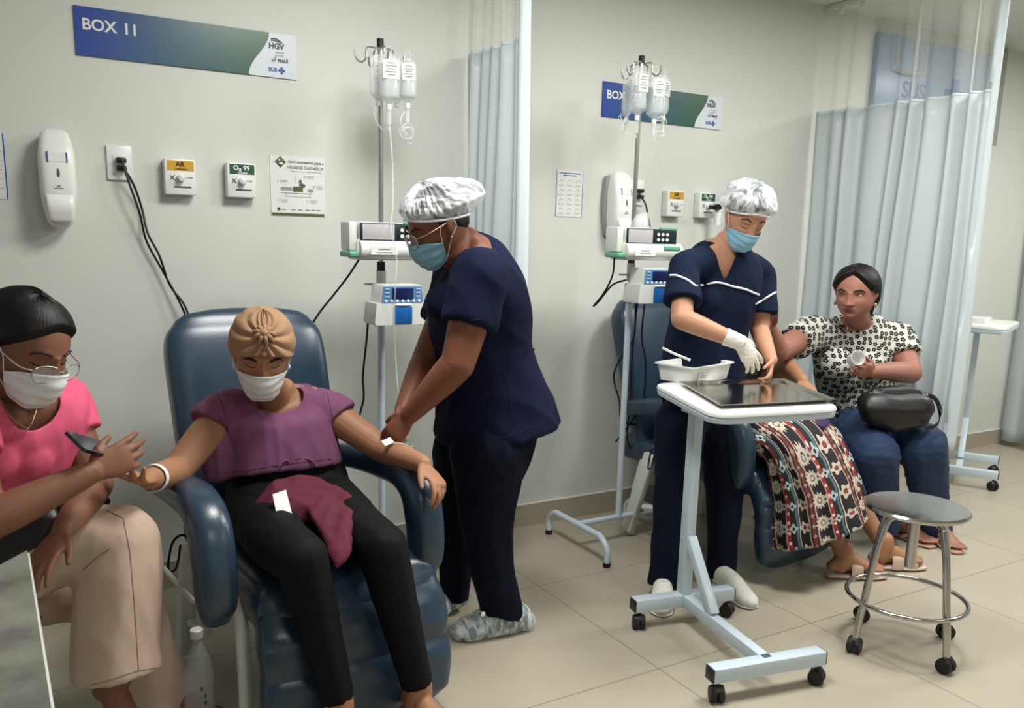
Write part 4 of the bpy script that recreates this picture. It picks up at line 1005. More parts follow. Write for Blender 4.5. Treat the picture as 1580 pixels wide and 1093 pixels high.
# ------------------------------------------------------------------ the patient in the left recliner
def woman_purple():
    root = thing('person', 'seated woman in purple top and tan turban wearing white face mask, arms out', 'person', (.72, 2.45, 0))
    M['skA'] = skin_mat('skin_patient', '#a17558')
    H = Head(P(404, 545, 2.43), (-.20, -.93, -.30), (.04, 0, 1), 1.0)
    R_ = V((-1, .05, 0))
    secs = [(P(445, 785, 2.50), .185, .115), (P(446, 745, 2.54), .18, .11), (P(442, 700, 2.58), .155, .10), (P(432, 655, 2.60), .155, .105), (P(424, 622, 2.60), .15, .085), (P(421, 606, 2.59), .085, .06)]
    sR, eR, wR = P(345, 636, 2.56), P(272, 728, 2.44), P(230, 740, 2.26)
    sL, eL, wL = P(500, 632, 2.56), P(590, 694, 2.42), P(652, 716, 2.20)
    b = NB(); torso(b, secs, R_, -.012)
    H.geo(b, [P(416, 600, 2.55), P(420, 625, 2.60)])
    limb(b, [P(370, 630, 2.58), sR, sR.lerp(eR, .5), eR, eR.lerp(wR, .35), wR.lerp(eR, .1), wR], [.055, .052, .049, .043, .041, .030, .027])
    limb(b, [P(480, 625, 2.58), sL, sL.lerp(eL, .5), eL, eL.lerp(wL, .35), wL.lerp(eL, .1), wL], [.06, .055, .048, .042, .040, .029, .026])
    hand(b, wR, P(168, 738, 2.10)-wR, (0, -.3, .9), (0, 1, .3), (15, 18, 21, 24), .98, (15, 15))
    hand(b, wL, P(681, 752, 2.12)-wL, (-.25, -.1, -1), (0, -1, -.1), (24, 30, 36, 42), .95, (10, 10))
    legs = []
    for hp, kn, kn2, an in ((P(395, 785, 2.50), P(432, 838, 2.16), P(466, 862, 2.02), P(524, 1090, 1.96)), (P(500, 772, 2.50), P(556, 822, 2.16), P(590, 846, 2.02), P(646, 1068, 1.96))):
        legs.append((hp, kn, kn2, an))
        limb(b, [hp, kn, kn2, kn2.lerp(an, .3), kn2.lerp(an, .7), an], [.08, .072, .060, .055, .042, .034])
    for an, dr in ((legs[0][3], V((.10, -1, -.25))), (legs[1][3], V((.16, -1, -.2)))):
        foot(b, an, dr, .23)
    fuse('body', b, .0034, 2, [M['skA']], root)
    # trousers
    b = NB(); torso(b, [(s[0], s[1]*1.0, s[2]) for s in secs[:3]], R_, .006)
    for hp, kn, kn2, an in legs:
        limb(b, [hp.lerp(secs[0][0], .3), hp, hp.lerp(kn, .5), kn, kn2, kn2.lerp(an, .25), kn2.lerp(an, .55), kn2.lerp(an, .85), an+(kn2-an)*.04], [.10, .100, .092, .080, .068, .062, .054, .047, .045], 24, 5, 'start')
    M['legg'] = mat('black_leggings', '#07080a', .75, bump=.15, bscale=300, var=.1, spec=.2)
    fuse('leggings', b, .0075, 5, [M['legg']], root, lambda c: warp(c, .16, .0012, 3))
    # top
    M['purple'] = mat('purple_cotton', '#784668', .85, bump=.35, bscale=260, var=.09, vscale=30)
    b = NB(); up = [(P(434, 724, 2.555), .178, .128), (P(432, 700, 2.565), .175, .128), (P(428, 655, 2.59), .160, .128), (P(424, 628, 2.595), .150, .095), (P(421, 611, 2.59), .115, .078), (P(420, 605, 2.59), .085, .06)]
    torso(b, up, R_, .011, sup=.8, cap='none')
    for s_, e_, q in ((sR, eR, -1), (sL, eL, 1)):
        ctr = P(421, 632, 2.59)
        limb(b, [ctr.lerp(s_, .35), ctr.lerp(s_, .85)+V((0, 0, .004)), s_.lerp(e_, .14)+V((q*.006, 0, .004)), s_.lerp(e_, .24)+V((q*.008, 0, .0))], [.070, .066, .066, .068], 26, 5, 'start')
    for x_ in (383, 470): ell(b, P(x_, 668, 2.53), (.075, .07, .07))
    # loose side panel on the left
    loft(b, [P(345, 640, 2.55), P(335, 690, 2.53), P(340, 730, 2.50)], [.05, .06, .045], [.05, .055, .03], R_, 18, 4)
    ncp = np.array(P(424, 606, 2.54))
    bl_ = fuse('blouse', b, .0062, 5, [M['purple']], root, lambda c: warp(c, .17, .0026, 11, (0, 0, 1)), None, lambda c: (np.sqrt((c[:, 0]-ncp[0])**2+((c[:, 2]-ncp[2])*1.5)**2) < .080) & (c[:, 1] < ncp[1]+.04), .003)
    M['pseam'] = mat('purple_seam', '#4c2646', .9)
    draped(bl_, root, [[(335, 604), (345, 630), (350, 660), (365, 700), (372, 720)], [(336, 640), (346, 655), (352, 668)], [(505, 606), (512, 640), (514, 670)], [(330, 730), (372, 728), (430, 718), (480, 712), (518, 708)]], .0010, M['pseam'], 'seam', .0003)
    b = NB(); tube(b, [P(448, 714, 2.43), P(440, 711, 2.425), P(432, 718, 2.42), P(428, 726, 2.42)], .003, 8, 5); tube(b, [P(452, 714, 2.43), P(470, 708, 2.425), P(482, 712, 2.42), P(488, 720, 2.42)], .003, 8, 5); tube(b, [P(448, 714, 2.43), P(460, 707, 2.425), P(466, 708, 2.43)], .003, 8, 4); obj('drawstring', b, M['purple'], root, world=True)
    # turban
    M['tan'] = mat('tan_jersey', '#9c7a5c', .85, bump=.3, bscale=300, var=.06)
    lo = lambda t: 20-34*(.5-.5*math.cos(math.radians(min(abs((t+180) % 360-180), 180))))**1.2-6*math.sin(math.radians(abs((t+180) % 360-180)))
    def oo(th, ph):
        t = (th+180) % 360-180; kx = abs(t)/90; 
        al = math.atan2(ph-46, abs(t)+4); w2 = math.cos(math.radians(min(90, abs(t)*.8)))
        e = .016+.008*math.sin(math.radians(max(0, ph)))
        return e+.0085*(abs(math.sin(al*8+.5))-.5)*w2+.0015*math.sin(ph*.3+t*.05)*(1-w2)
    b = H.shell(0, 360, lo, lambda t: 89.5, oo, lambda t, p: .0, 160, 60)
    tb_ = obj('turban', b, M['tan'], root, world=True, angle=80)
    b = NB(); kc = H.S(0, 49, .024, False); nn_ = (kc-H.c).normalized(); R2 = nn_.to_track_quat('Z', 'Y').to_matrix()
    for k in range(9):
        a = 2*PI*k/9; c_, s_ = math.cos(a), math.sin(a)
        loft(b, [kc+R2 @ V((c_*.007, s_*.007, .006)), kc+R2 @ V((c_*.017, s_*.017, .007)), kc+R2 @ V((c_*.026, s_*.026, .000)), kc+R2 @ V((c_*.034, s_*.034, -.008))], [.005, .006, .005, .002], [.005, .005, .004, .002], R2 @ V((-s_, c_, 0)), 10, 4)
    ell(b, kc+nn_*.008, (.012, .012, .010), R2); obj('turban_knot', b, M['tan'], tb_, world=True)
    H.mask(root, M['maskw']); H.brows(root, M['brow'], .0024, -1); H.lashes(root, M['brow'], -5)
    for q in (-1, 1): earring(H.L(q*.076, .004, -.040), M['pin'], root, .005)
    b = NB(); wb = wR.lerp(eR, .16); ax = (eR-wR).normalized()
    u = ax.orthogonal().normalized(); v_ = ax.cross(u); n = 28
    rings = [[b.verts.new(wb+ax*o+(u*math.cos(2*PI*k/n)+v_*math.sin(2*PI*k/n))*r) for k in range(n)] for o, r in ((-.009, .0345), (.009, .0355), (.009, .037), (-.009, .036))]
    for i in range(4):
        for k in range(n): b.faces.new((rings[i][k], rings[i][(k+1) % n], rings[(i+1) % 4][(k+1) % n], rings[(i+1) % 4][k]))
    obj('wristband', b, M['paper'], root, world=True)
    # sandal straps on the visible foot
    M['rose'] = mat('rose_sandal', '#b98d76', .4, var=.2, vscale=80)
    for an, dr in ((legs[0][3], V((.10, -1, -.25))), (legs[1][3], V((.16, -1, -.2)))):
        d = dr.normalized(); s = d.cross(V((0, 0, 1))).normalized(); up_ = s.cross(d); g = an-V((0, 0, .075)); heel = g-d*.05
        b = NB(); loft(b, [heel-d*.01-up_*.006, heel+d*.10-up_*.008, heel+d*.20-up_*.008, heel+d*.235-up_*.008], [.028, .036, .044, .03], [.008]*4, s, 20, 4)
        so = obj('sandal', b, M['rose'], root, world=True)
        b = NB(); c = heel+d*.15
        loft(b, [c-s*.045-up_*.002, c-s*.036+up_*.038, c+up_*.050, c+s*.036+up_*.036, c+s*.045-up_*.002], [.012]*5, [.0025]*5, d, 12, 4); obj('strap', b, M['rose'], so, world=True)
    # nails / ring
    b = NB(); tube(b, [wL+(P(681, 752, 2.12)-wL).normalized()*.105+V((.006*math.cos(a), .009*math.cos(a), .009*math.sin(a))) for a in [0, 1, 2, 3, 4, 5]], .0012, 6, closed=True); obj('ring', b, M['silverw'], root, world=True)
woman_purple()
# jacket and paper on her lap
def lap_cloth():
    M['maroon'] = mat('maroon_cloth', '#58112a', .85, bump=.3, bscale=300, var=.12)
    out = [(392, 790, 2.36), (410, 765, 2.40), (455, 738, 2.43), (492, 735, 2.43), (540, 770, 2.36), (548, 800, 2.28), (540, 815, 2.24), (528, 875, 2.06), (512, 860, 2.10), (490, 808, 2.24), (455, 797, 2.28), (400, 803, 2.33)]
    b = NB()
    loft(b, [P(396, 790, 2.28), P(422, 776, 2.27), P(462, 768, 2.27), P(500, 775, 2.26), P(535, 795, 2.20)], [.025, .060, .078, .075, .045], [.008, .018, .024, .022, .014], V((.1, .75, .6)), 26, 5)
    loft(b, [P(485, 765, 2.28), P(505, 800, 2.16), P(520, 835, 2.06), P(523, 860, 2.00), P(521, 875, 1.98)], [.05, .045, .036, .026, .008], [.02, .020, .018, .014, .006], V((1, .1, .2)), 20, 5)
    loft(b, [P(500, 770, 2.26), P(533, 792, 2.16), P(530, 818, 2.08), P(519, 845, 2.03)], [.03, .026, .022, .012], [.014, .014, .012, .008], V((1, .1, -.3)), 18, 5)
    o = fuse('folded_jacket', b, .005, 3, [M['maroon']], None, lambda c: warp(c, .19, .0045, 21))
    tag(o, 'maroon jacket bunched on the lap of the woman in purple top', 'jacket')
    c = P(434, 779, 2.205); Rm = Matrix((V((.93, .28, .1)).normalized(), V((-.15, .55, .62)).normalized(), V((.05, -.75, .65)).normalized())).transposed()
    b = NB(); prism(b, [(-.027, -.036), (.018, -.036), (.030, .036), (-.012, .036)], .0012, Matrix.Translation(c) @ Rm.to_4x4()); tag(obj('paper_slip', b, M['paper']), 'small white paper slip lying on the maroon jacket', 'paper')
lap_cloth()
# tape on her arm
b = NB(); c = P(598, 682, 2.33); box(b, c, (.035, .022, .003), .001, R=rotx(40) @ rotz(20)); tag(obj('tape_patch', b, M['paper']), 'white tape patch on the inner elbow of the woman in purple', 'tape')
cable([P(604, 684, 2.33), P(622, 685, 2.31), P(634, 690, 2.31), P(636, 684, 2.34), P(625, 668, 2.42)], 'thin clear infusion line at the elbow of the woman in purple', .0016, 8, 'infusion_line', 'tube')

# ------------------------------------------------------------------ standing nurse on the left, in profile
def nurse_left():
    root = thing('person', 'standing nurse in navy scrubs and white hair cap bending over the left patient', 'person', (1.37, 2.50, 0))
    M['skB'] = skin_mat('skin_nurse_left', '#7d4e3a')
    H = Head(P(676, 348, 2.42), (-.92, .12, -.40), (-.36, 0, 1), 1.02)
    S_ = V((.12, 1, 0)).normalized()
    secs = [(P(752, 690, 2.53), .185, .150), (P(756, 640, 2.53), .19, .165), (P(750, 560, 2.52), .165, .150), (P(742, 490, 2.50), .165, .150), (P(738, 430, 2.48), .175, .130), (P(728, 392, 2.46), .15, .09), (P(718, 372, 2.45), .08, .06)]
    sN, eN, wN = P(742, 430, 2.27), P(706, 562, 2.24), P(633, 640, 2.34)
    sF, eF, wF = P(715, 425, 2.66), P(655, 560, 2.60), P(622, 632, 2.46)
    b = NB(); torso(b, secs, S_, -.012)
    H.geo(b, [P(702, 372, 2.44), P(718, 388, 2.46)])
    limb(b, [P(735, 420, 2.40), sN, sN.lerp(eN, .5), eN, eN.lerp(wN, .3), wN.lerp(eN, .12), wN], [.07, .068, .062, .052, .049, .033, .029])
    limb(b, [P(728, 420, 2.54), sF, sF.lerp(eF, .5), eF, eF.lerp(wF, .3), wF.lerp(eF, .12), wF], [.07, .066, .058, .048, .045, .031, .028])
    hand(b, wN, P(606, 672, 2.36)-wN, (-.1, .5, -.6), (-1, -.3, 0), (34, 42, 46, 50), .92, (30, 35))
    hand(b, wF, P(600, 665, 2.42)-wF, (.1, -.7, -.4), (-1, .3, .1), (30, 38, 44, 48), .90, (25, 35))
    hpN, knN, anN = P(752, 690, 2.44), P(752, 810, 2.46), P(768, 945, 2.47)
    hpF, knF, anF = P(722, 690, 2.62), P(706, 810, 2.66), P(700, 915, 2.70)
    for hp, kn, an in ((hpN, knN, anN), (hpF, knF, anF)):
        limb(b, [hp, kn, kn.lerp(an, .4), an], [.085, .06, .055, .04])
    fuse('body', b, .0036, 2, [M['skB']], root)
    b = NB(); torso(b, [(P(752, 700, 2.53), .17, .145), (P(756, 640, 2.53), .185, .160), (P(750, 575, 2.52), .15, .13)], S_, 0)
    limb(b, [hpN.lerp(secs[0][0], .2), hpN, hpN.lerp(knN, .5), knN, knN.lerp(anN, .5), anN+V((.015, 0, .02)), anN+V((.012, 0, -.012))], [.13, .132, .115, .095, .080, .078, .080], 26, 5, 'start')
    limb(b, [hpF.lerp(secs[0][0], .2), hpF, hpF.lerp(knF, .5), knF, knF.lerp(anF, .5), anF, anF+V((0, 0, -.03))], [.13, .128, .105, .082, .066, .058, .058], 26, 5, 'start')
    fuse('trousers', b, .0075, 4, [M['navyt']], root, lambda c: warp(c, .20, .0028, 31, (0, 0, 1)))
    b = NB()
    torso(b, [(P(766, 662, 2.53), .222, .215), (P(762, 630, 2.53), .212, .200), (P(752, 575, 2.52), .185, .168), (P(744, 540, 2.51), .172, .156), (P(740, 490, 2.50), .178, .160), (P(737, 440, 2.48), .190, .142), (P(731, 400, 2.465), .165, .105), (P(722, 378, 2.455), .092, .072)], S_, .004, sup=.85, cap='none')
    for s_, e_, c0 in ((sN, eN, P(735, 425, 2.40)), (sF, eF, P(728, 425, 2.54))):
        limb(b, [c0, s_+V((0, 0, .006)), s_.lerp(e_, .28), s_.lerp(e_, .56)], [.088, .090, .088, .089], 26, 5, 'start')
    ell(b, P(690, 470, 2.42), (.07, .07, .075)); ell(b, P(688, 470, 2.56), (.07, .07, .075))
    tp_ = fuse('scrub_top', b, .0065, 8, [M['navy']], root, lambda c: warp(c, .26, .0030, 17, (0, 0, 1)))
    M['nseam'] = mat('navy_seam', '#0b0f20', .9)
    draped(tp_, root, [[(688, 500), (715, 497), (748, 492)], [(760, 470), (768, 510), (765, 545), (780, 545), (800, 540), (818, 535)], [(700, 640), (760, 600), (770, 560)], [(790, 640), (786, 600), (772, 560)], [(672, 660), (720, 672), (780, 676), (835, 655)]], .0012, M['nseam'], 'seam', .0002)
    b = NB(); wc = P(744, 545, 2.51)
    tube(b, [P(795, 553, 2.36), P(812, 545, 2.42), P(822, 540, 2.50)], .007, 8, 4); obj('belt_tie', b, M['navy'], root, world=True)
    # shoes in covers
    M['cover'] = clear('shoe_cover_film', '#dfe9ec', .62, .5, streak=(6, 1, 3), lo=.22, hi=.98, sscale=9)
    M['shoe'] = mat('grey_shoe', '#4a6472', .6)
    for an, toe, heel in ((anN, G(725, 983, .0), G(813, 970, .0)), (anF, G(682, 945, 0), G(712, 928, 0))):
        d = (toe-heel); d.z = 0; d.normalize(); s = d.cross(V((0, 0, 1))); z = V((0, 0, 1)); toe = heel+d*.265
        secs_ = [(heel+z*.035-d*-.01, .034, .028), (heel+d*.04+z*.05, .042, .048), (heel+d*.10+z*.055, .046, .052), (heel+d*.17+z*.042, .050, .040), (heel+d*.235+z*.030, .048, .028), (heel+d*.262+z*.024, .032, .018)]
        for nm, mm, ex in (('shoe', M['shoe'], 0), ('shoe_cover', M['cover'], .012)):
            b = NB(); loft(b, [q[0] for q in secs_], [q[1]+ex for q in secs_], [q[2]+ex for q in secs_], s, 36, 6)
            for v in b.verts:
                v.co.z = max(v.co.z, .002 if ex else .006)
                if ex: v.co += V((0, 0, 1))*.003*math.sin(v.co.x*90+v.co.z*60)*(v.co.z > .01)
            o = obj(nm, b, mm, root, world=True, angle=80)
    b = NB(); lathe(b, [(.009, 0), (.009, .002), (.006, .0025)], P(745, 948, 2.40), 14, R=rotx(90)); obj('shoe_badge', b, M['white'], root, world=True)
    # hair, cap, mask, glasses
    lo = lambda t: 34-62*(.5-.5*math.cos(math.radians(t)))**.9
    hairshell(H, root, lambda t: lo(t)-3, .007)
    def lo2(t): return 27-30*(.5-.5*math.cos(math.radians(t)))**.75
    bouffant(H, root, lo2, .018, cap_mat('bouffant_streaked', (1.2, 1, 3.2), 16), 1, .050)
    H.mask(root, M['maskb']); H.brows(root, M['brow']); H.lashes(root, M['brow'], -6); glasses(H, root, M['silverw'], -.006)
    for q in (-1, 1): earring(H.L(q*.077, -.002, -.036), M['gold'], root, .003)
nurse_left()

# ------------------------------------------------------------------ nurse behind the overbed table
def nurse_table():
    root = thing('person', 'standing nurse in navy scrubs with white piping working over the overbed table', 'person', (2.24, 2.52, 0))
    M['skC'] = skin_mat('skin_nurse_table', '#b4856a')
    H = Head(P(1150, 335, 2.44), (-.30, -.84, -.52), (-.02, -.4, 1), .98)
    S_ = V((-.93, .38, 0)).normalized()
    secs = [(P(1085, 640, 2.60), .165, .11), (P(1083, 590, 2.61), .165, .11), (P(1088, 530, 2.60), .145, .105), (P(1100, 470, 2.58), .150, .110), (P(1112, 425, 2.55), .158, .10), (P(1120, 390, 2.53), .13, .08), (P(1126, 372, 2.52), .07, .055)]
    sR, eR, wR = P(1055, 412, 2.50), P(1052, 492, 2.40), P(1140, 528, 2.26)
    sL, eL, wL = P(1175, 425, 2.54), P(1172, 510, 2.50), P(1190, 556, 2.34)
    b = NB(); torso(b, secs, S_, -.012)
    H.geo(b, [P(1130, 372, 2.50), P(1122, 398, 2.54)])
    limb(b, [P(1090, 410, 2.53), sR, sR.lerp(eR, .5), eR, eR.lerp(wR, .3), wR.lerp(eR, .12), wR], [.046, .044, .043, .041, .039, .028, .026])
    limb(b, [P(1150, 415, 2.55), sL, sL.lerp(eL, .5), eL, eL.lerp(wL, .3), wL.lerp(eL, .12), wL], [.052, .047, .043, .039, .037, .027, .025])
    hand(b, wL, P(1186, 590, 2.30)-wL, (-.6, .2, -.3), (-.3, -1, 0), (28, 30, 34, 40), .88, (25, 25))
    hand(b, wR, P(1180, 580, 2.24)-wR, (.25, .85, -.3), (.3, 0, 1), (9, 12, 15, 18), .80, (20, 15))
    hR, kR, aR = P(1050, 650, 2.57), P(1040, 770, 2.50), P(1024, 902, 2.44)
    hL, kL, aL = P(1118, 650, 2.57), P(1118, 770, 2.50), P(1112, 893, 2.42)
    for hp, kn, an in ((hR, kR, aR), (hL, kL, aL)): limb(b, [hp, kn, kn.lerp(an, .4), an, an-V((0, 0, .04))], [.075, .052, .048, .034, .034])
    fuse('body', b, .0036, 2, [M['skC']], root)
    b = NB(); torso(b, [(P(1083, 650, 2.60), .160, .11), (P(1083, 600, 2.60), .165, .115), (P(1086, 550, 2.60), .14, .10)], S_, 0)
    limb(b, [hR.lerp(secs[0][0], .25), hR, hR.lerp(kR, .5), kR, kR.lerp(aR, .5), aR+V((0, 0, -.01))], [.105, .105, .095, .082, .070, .066], 24, 5, 'start')
    limb(b, [hL.lerp(secs[0][0], .25), hL, hL.lerp(kL, .5), kL, kL.lerp(aL, .5), aL+V((0, 0, -.005))], [.105, .105, .095, .078, .066, .060], 24, 5, 'start')
    fuse('trousers', b, .0075, 4, [M['navyt']], root, lambda c: warp(c, .20, .0026, 41, (0, 0, 1)))
    b = NB()
    torso(b, [(P(1083, 612, 2.60), .185, .135), (P(1085, 560, 2.60), .168, .128), (P(1092, 510, 2.59), .158, .124), (P(1103, 460, 2.57), .166, .132), (P(1112, 425, 2.55), .168, .116), (P(1119, 395, 2.535), .142, .092), (P(1124, 376, 2.525), .085, .066)], S_, .004, sup=.85, cap='none')
    sl = []
    for s_, e_, c0 in ((sR, eR, P(1106, 400, 2.53)), (sL, eL, P(1140, 402, 2.55))):
        sl.append((s_, e_)); limb(b, [c0, c0.lerp(s_, .55)+V((0, 0, .004)), s_+V((0, 0, .0)), s_.lerp(e_, .35), s_.lerp(e_, .70)], [.056, .060, .060, .066, .074], 26, 5, 'start')
    ell(b, P(1094, 462, 2.515), (.075, .065, .07)); ell(b, P(1137, 465, 2.53), (.075, .065, .07))
    nk = P(1127, 385, 2.45); fw = V((-.38, -.93, 0)).normalized(); sd = np.array(S_)
    tip = P(1124, 432, 2.42)
    def vcut(c):
        d = c-np.array(tip); h = d[:, 2]; x = d @ sd; y = d @ np.array(fw)
        return (h > 0) & (abs(x) < h*.46) & (y > -.085)
    fuse('scrub_top', b, .0058, 9, [M['navy2']], root, lambda c: warp(c, .22, .0024, 27, (0, 0, 1)), None, vcut, .003)
    # piping: chest line and sleeve bands
    b = NB(); tube(b, [P(x, y, 2.4) for x, y in ((1073, 440), (1090, 438), (1108, 436), (1125, 440), (1145, 444), (1160, 449), (1171, 454))], .0045, 8, 4)
    dgt = bpy.context.evaluated_depsgraph_get()
    b.free()
    top = [o for o in root.children if o.name.startswith('scrub_top')][0]
    from mathutils.bvhtree import BVHTree
    bv = BVHTree.FromPolygons([rootm(root) @ v.co for v in top.data.vertices], [tuple(p.vertices) for p in top.data.polygons])
    def onto(x, y):
        d = (P(x, y, 1)-CO).normalized(); h = bv.ray_cast(CO, d)
        return h[0]-d*.002 if h[0] is not None else None
    for pts in (((1075, 441), (1084, 440), (1094, 438), (1104, 436), (1114, 437), (1124, 440), (1134, 443), (1144, 445), (1154, 448), (1163, 452), (1171, 455)),
                ((1018, 430), (1026, 427), (1034, 425), (1043, 425), (1052, 428), (1061, 432), (1068, 437), (1073, 441)),
                ((1166, 469), (1174, 465), (1182, 460), (1190, 455), (1197, 451))):
        q = [onto(*p_) for p_ in pts]; q = [p_ for p_ in q if p_ is not None]
        if len(q) > 1:
            b = NB(); tube(b, q, .0042, 8, 4); obj('piping', b, M['pin'], top, world=True)
    # gloves
    M['glove'] = mat('latex_glove', '#d9d3ca', .55, bump=.3, bscale=120, var=.05)
    b = NB(); gd = (wR-eR).normalized(); limb(b, [wR-gd*.055, wR-gd*.02, wR+gd*.02], [.034, .031, .029], 20, 4, 'none')
    hand(b, wR, P(1180, 580, 2.24)-wR, (.25, .85, -.3), (.3, 0, 1), (9, 12, 15, 18), 1.02, (20, 15))
    fuse('glove', b, .0032, 2, [M['glove']], root, lambda c: warp(c, .04, .0007, 3))
    # shoes
    M['sneaker'] = mat('white_sneaker', '#d8d8cf', .5, bump=.1, bscale=80)
    for toe, heel, w_ in ((G(1020, 952, 0), G(1022, 918, 0), .0), (G(1160, 940, 0), G(1108, 905, 0), 0)):
        d = toe-heel; d.z = 0; d.normalize(); heel = toe-d*.245; s = d.cross(V((0, 0, 1))); z = V((0, 0, 1))
        S2_ = [(heel+d*.012+z*.04, .030, .034), (heel+d*.05+z*.052, .037, .050), (heel+d*.11+z*.050, .041, .048), (heel+d*.17+z*.036, .045, .034), (heel+d*.225+z*.026, .041, .024), (heel+d*.245+z*.022, .026, .016)]
        b = NB(); loft(b, [q[0] for q in S2_], [q[1] for q in S2_], [q[2] for q in S2_], s, 30, 6)
        for v in b.verts: v.co.z = max(v.co.z, .012)
        so = obj('sneaker', b, M['sneaker'], root, world=True, angle=70)
        b = NB(); loft(b, [heel+d*.004+z*.008, heel+d*.06+z*.008, heel+d*.14+z*.008, heel+d*.22+z*.008, heel+d*.250+z*.008], [.026, .037, .042, .044, .026], [.007]*5, s, 26, 5, sup=.9); obj('sole', b, M['sneaker'], so, world=True)
        b = NB()
        for q in range(3): tube(b, [heel+d*(.12+.022*q)+s*-.02+z*(.088-.012*q), heel+d*(.125+.022*q)+z*(.097-.012*q), heel+d*(.12+.022*q)+s*.02+z*(.088-.012*q)], .003, 6, 4)
        obj('laces', b, M['pin'], so, world=True)
    lo = lambda t: 36-64*(.5-.5*math.cos(math.radians(t)))**.9
    hairshell(H, root, lambda t: lo(t)-3, .007)
    bouffant(H, root, lambda t: 30-40*(.5-.5*math.cos(math.radians(t)))**.8, .026, cap_mat('bouffant_soft', (1.5, 1.5, 1.0), 15), 4, .02)
    H.mask(root, M['maskb']); H.brows(root, M['brow'], .002, 4); H.lashes(root, M['brow'], -5)
    return root
nurse_table()
b = NB()
rr = random.Random(3)
for i in range(9):
    c = P(1155+rr.uniform(-12, 14), 571+rr.uniform(-5, 6), 2.28); tube(b, [c, c+V((rr.uniform(-.012, .012), rr.uniform(-.01, .01), rr.uniform(-.008, .01))), c+V((rr.uniform(-.015, .015), rr.uniform(-.01, .01), rr.uniform(-.012, .012)))], .003, 7, 4)
tag(obj('fabric_band', b, M['rubber']), 'small dark speckled band held under the gloved hand over the table', 'band')

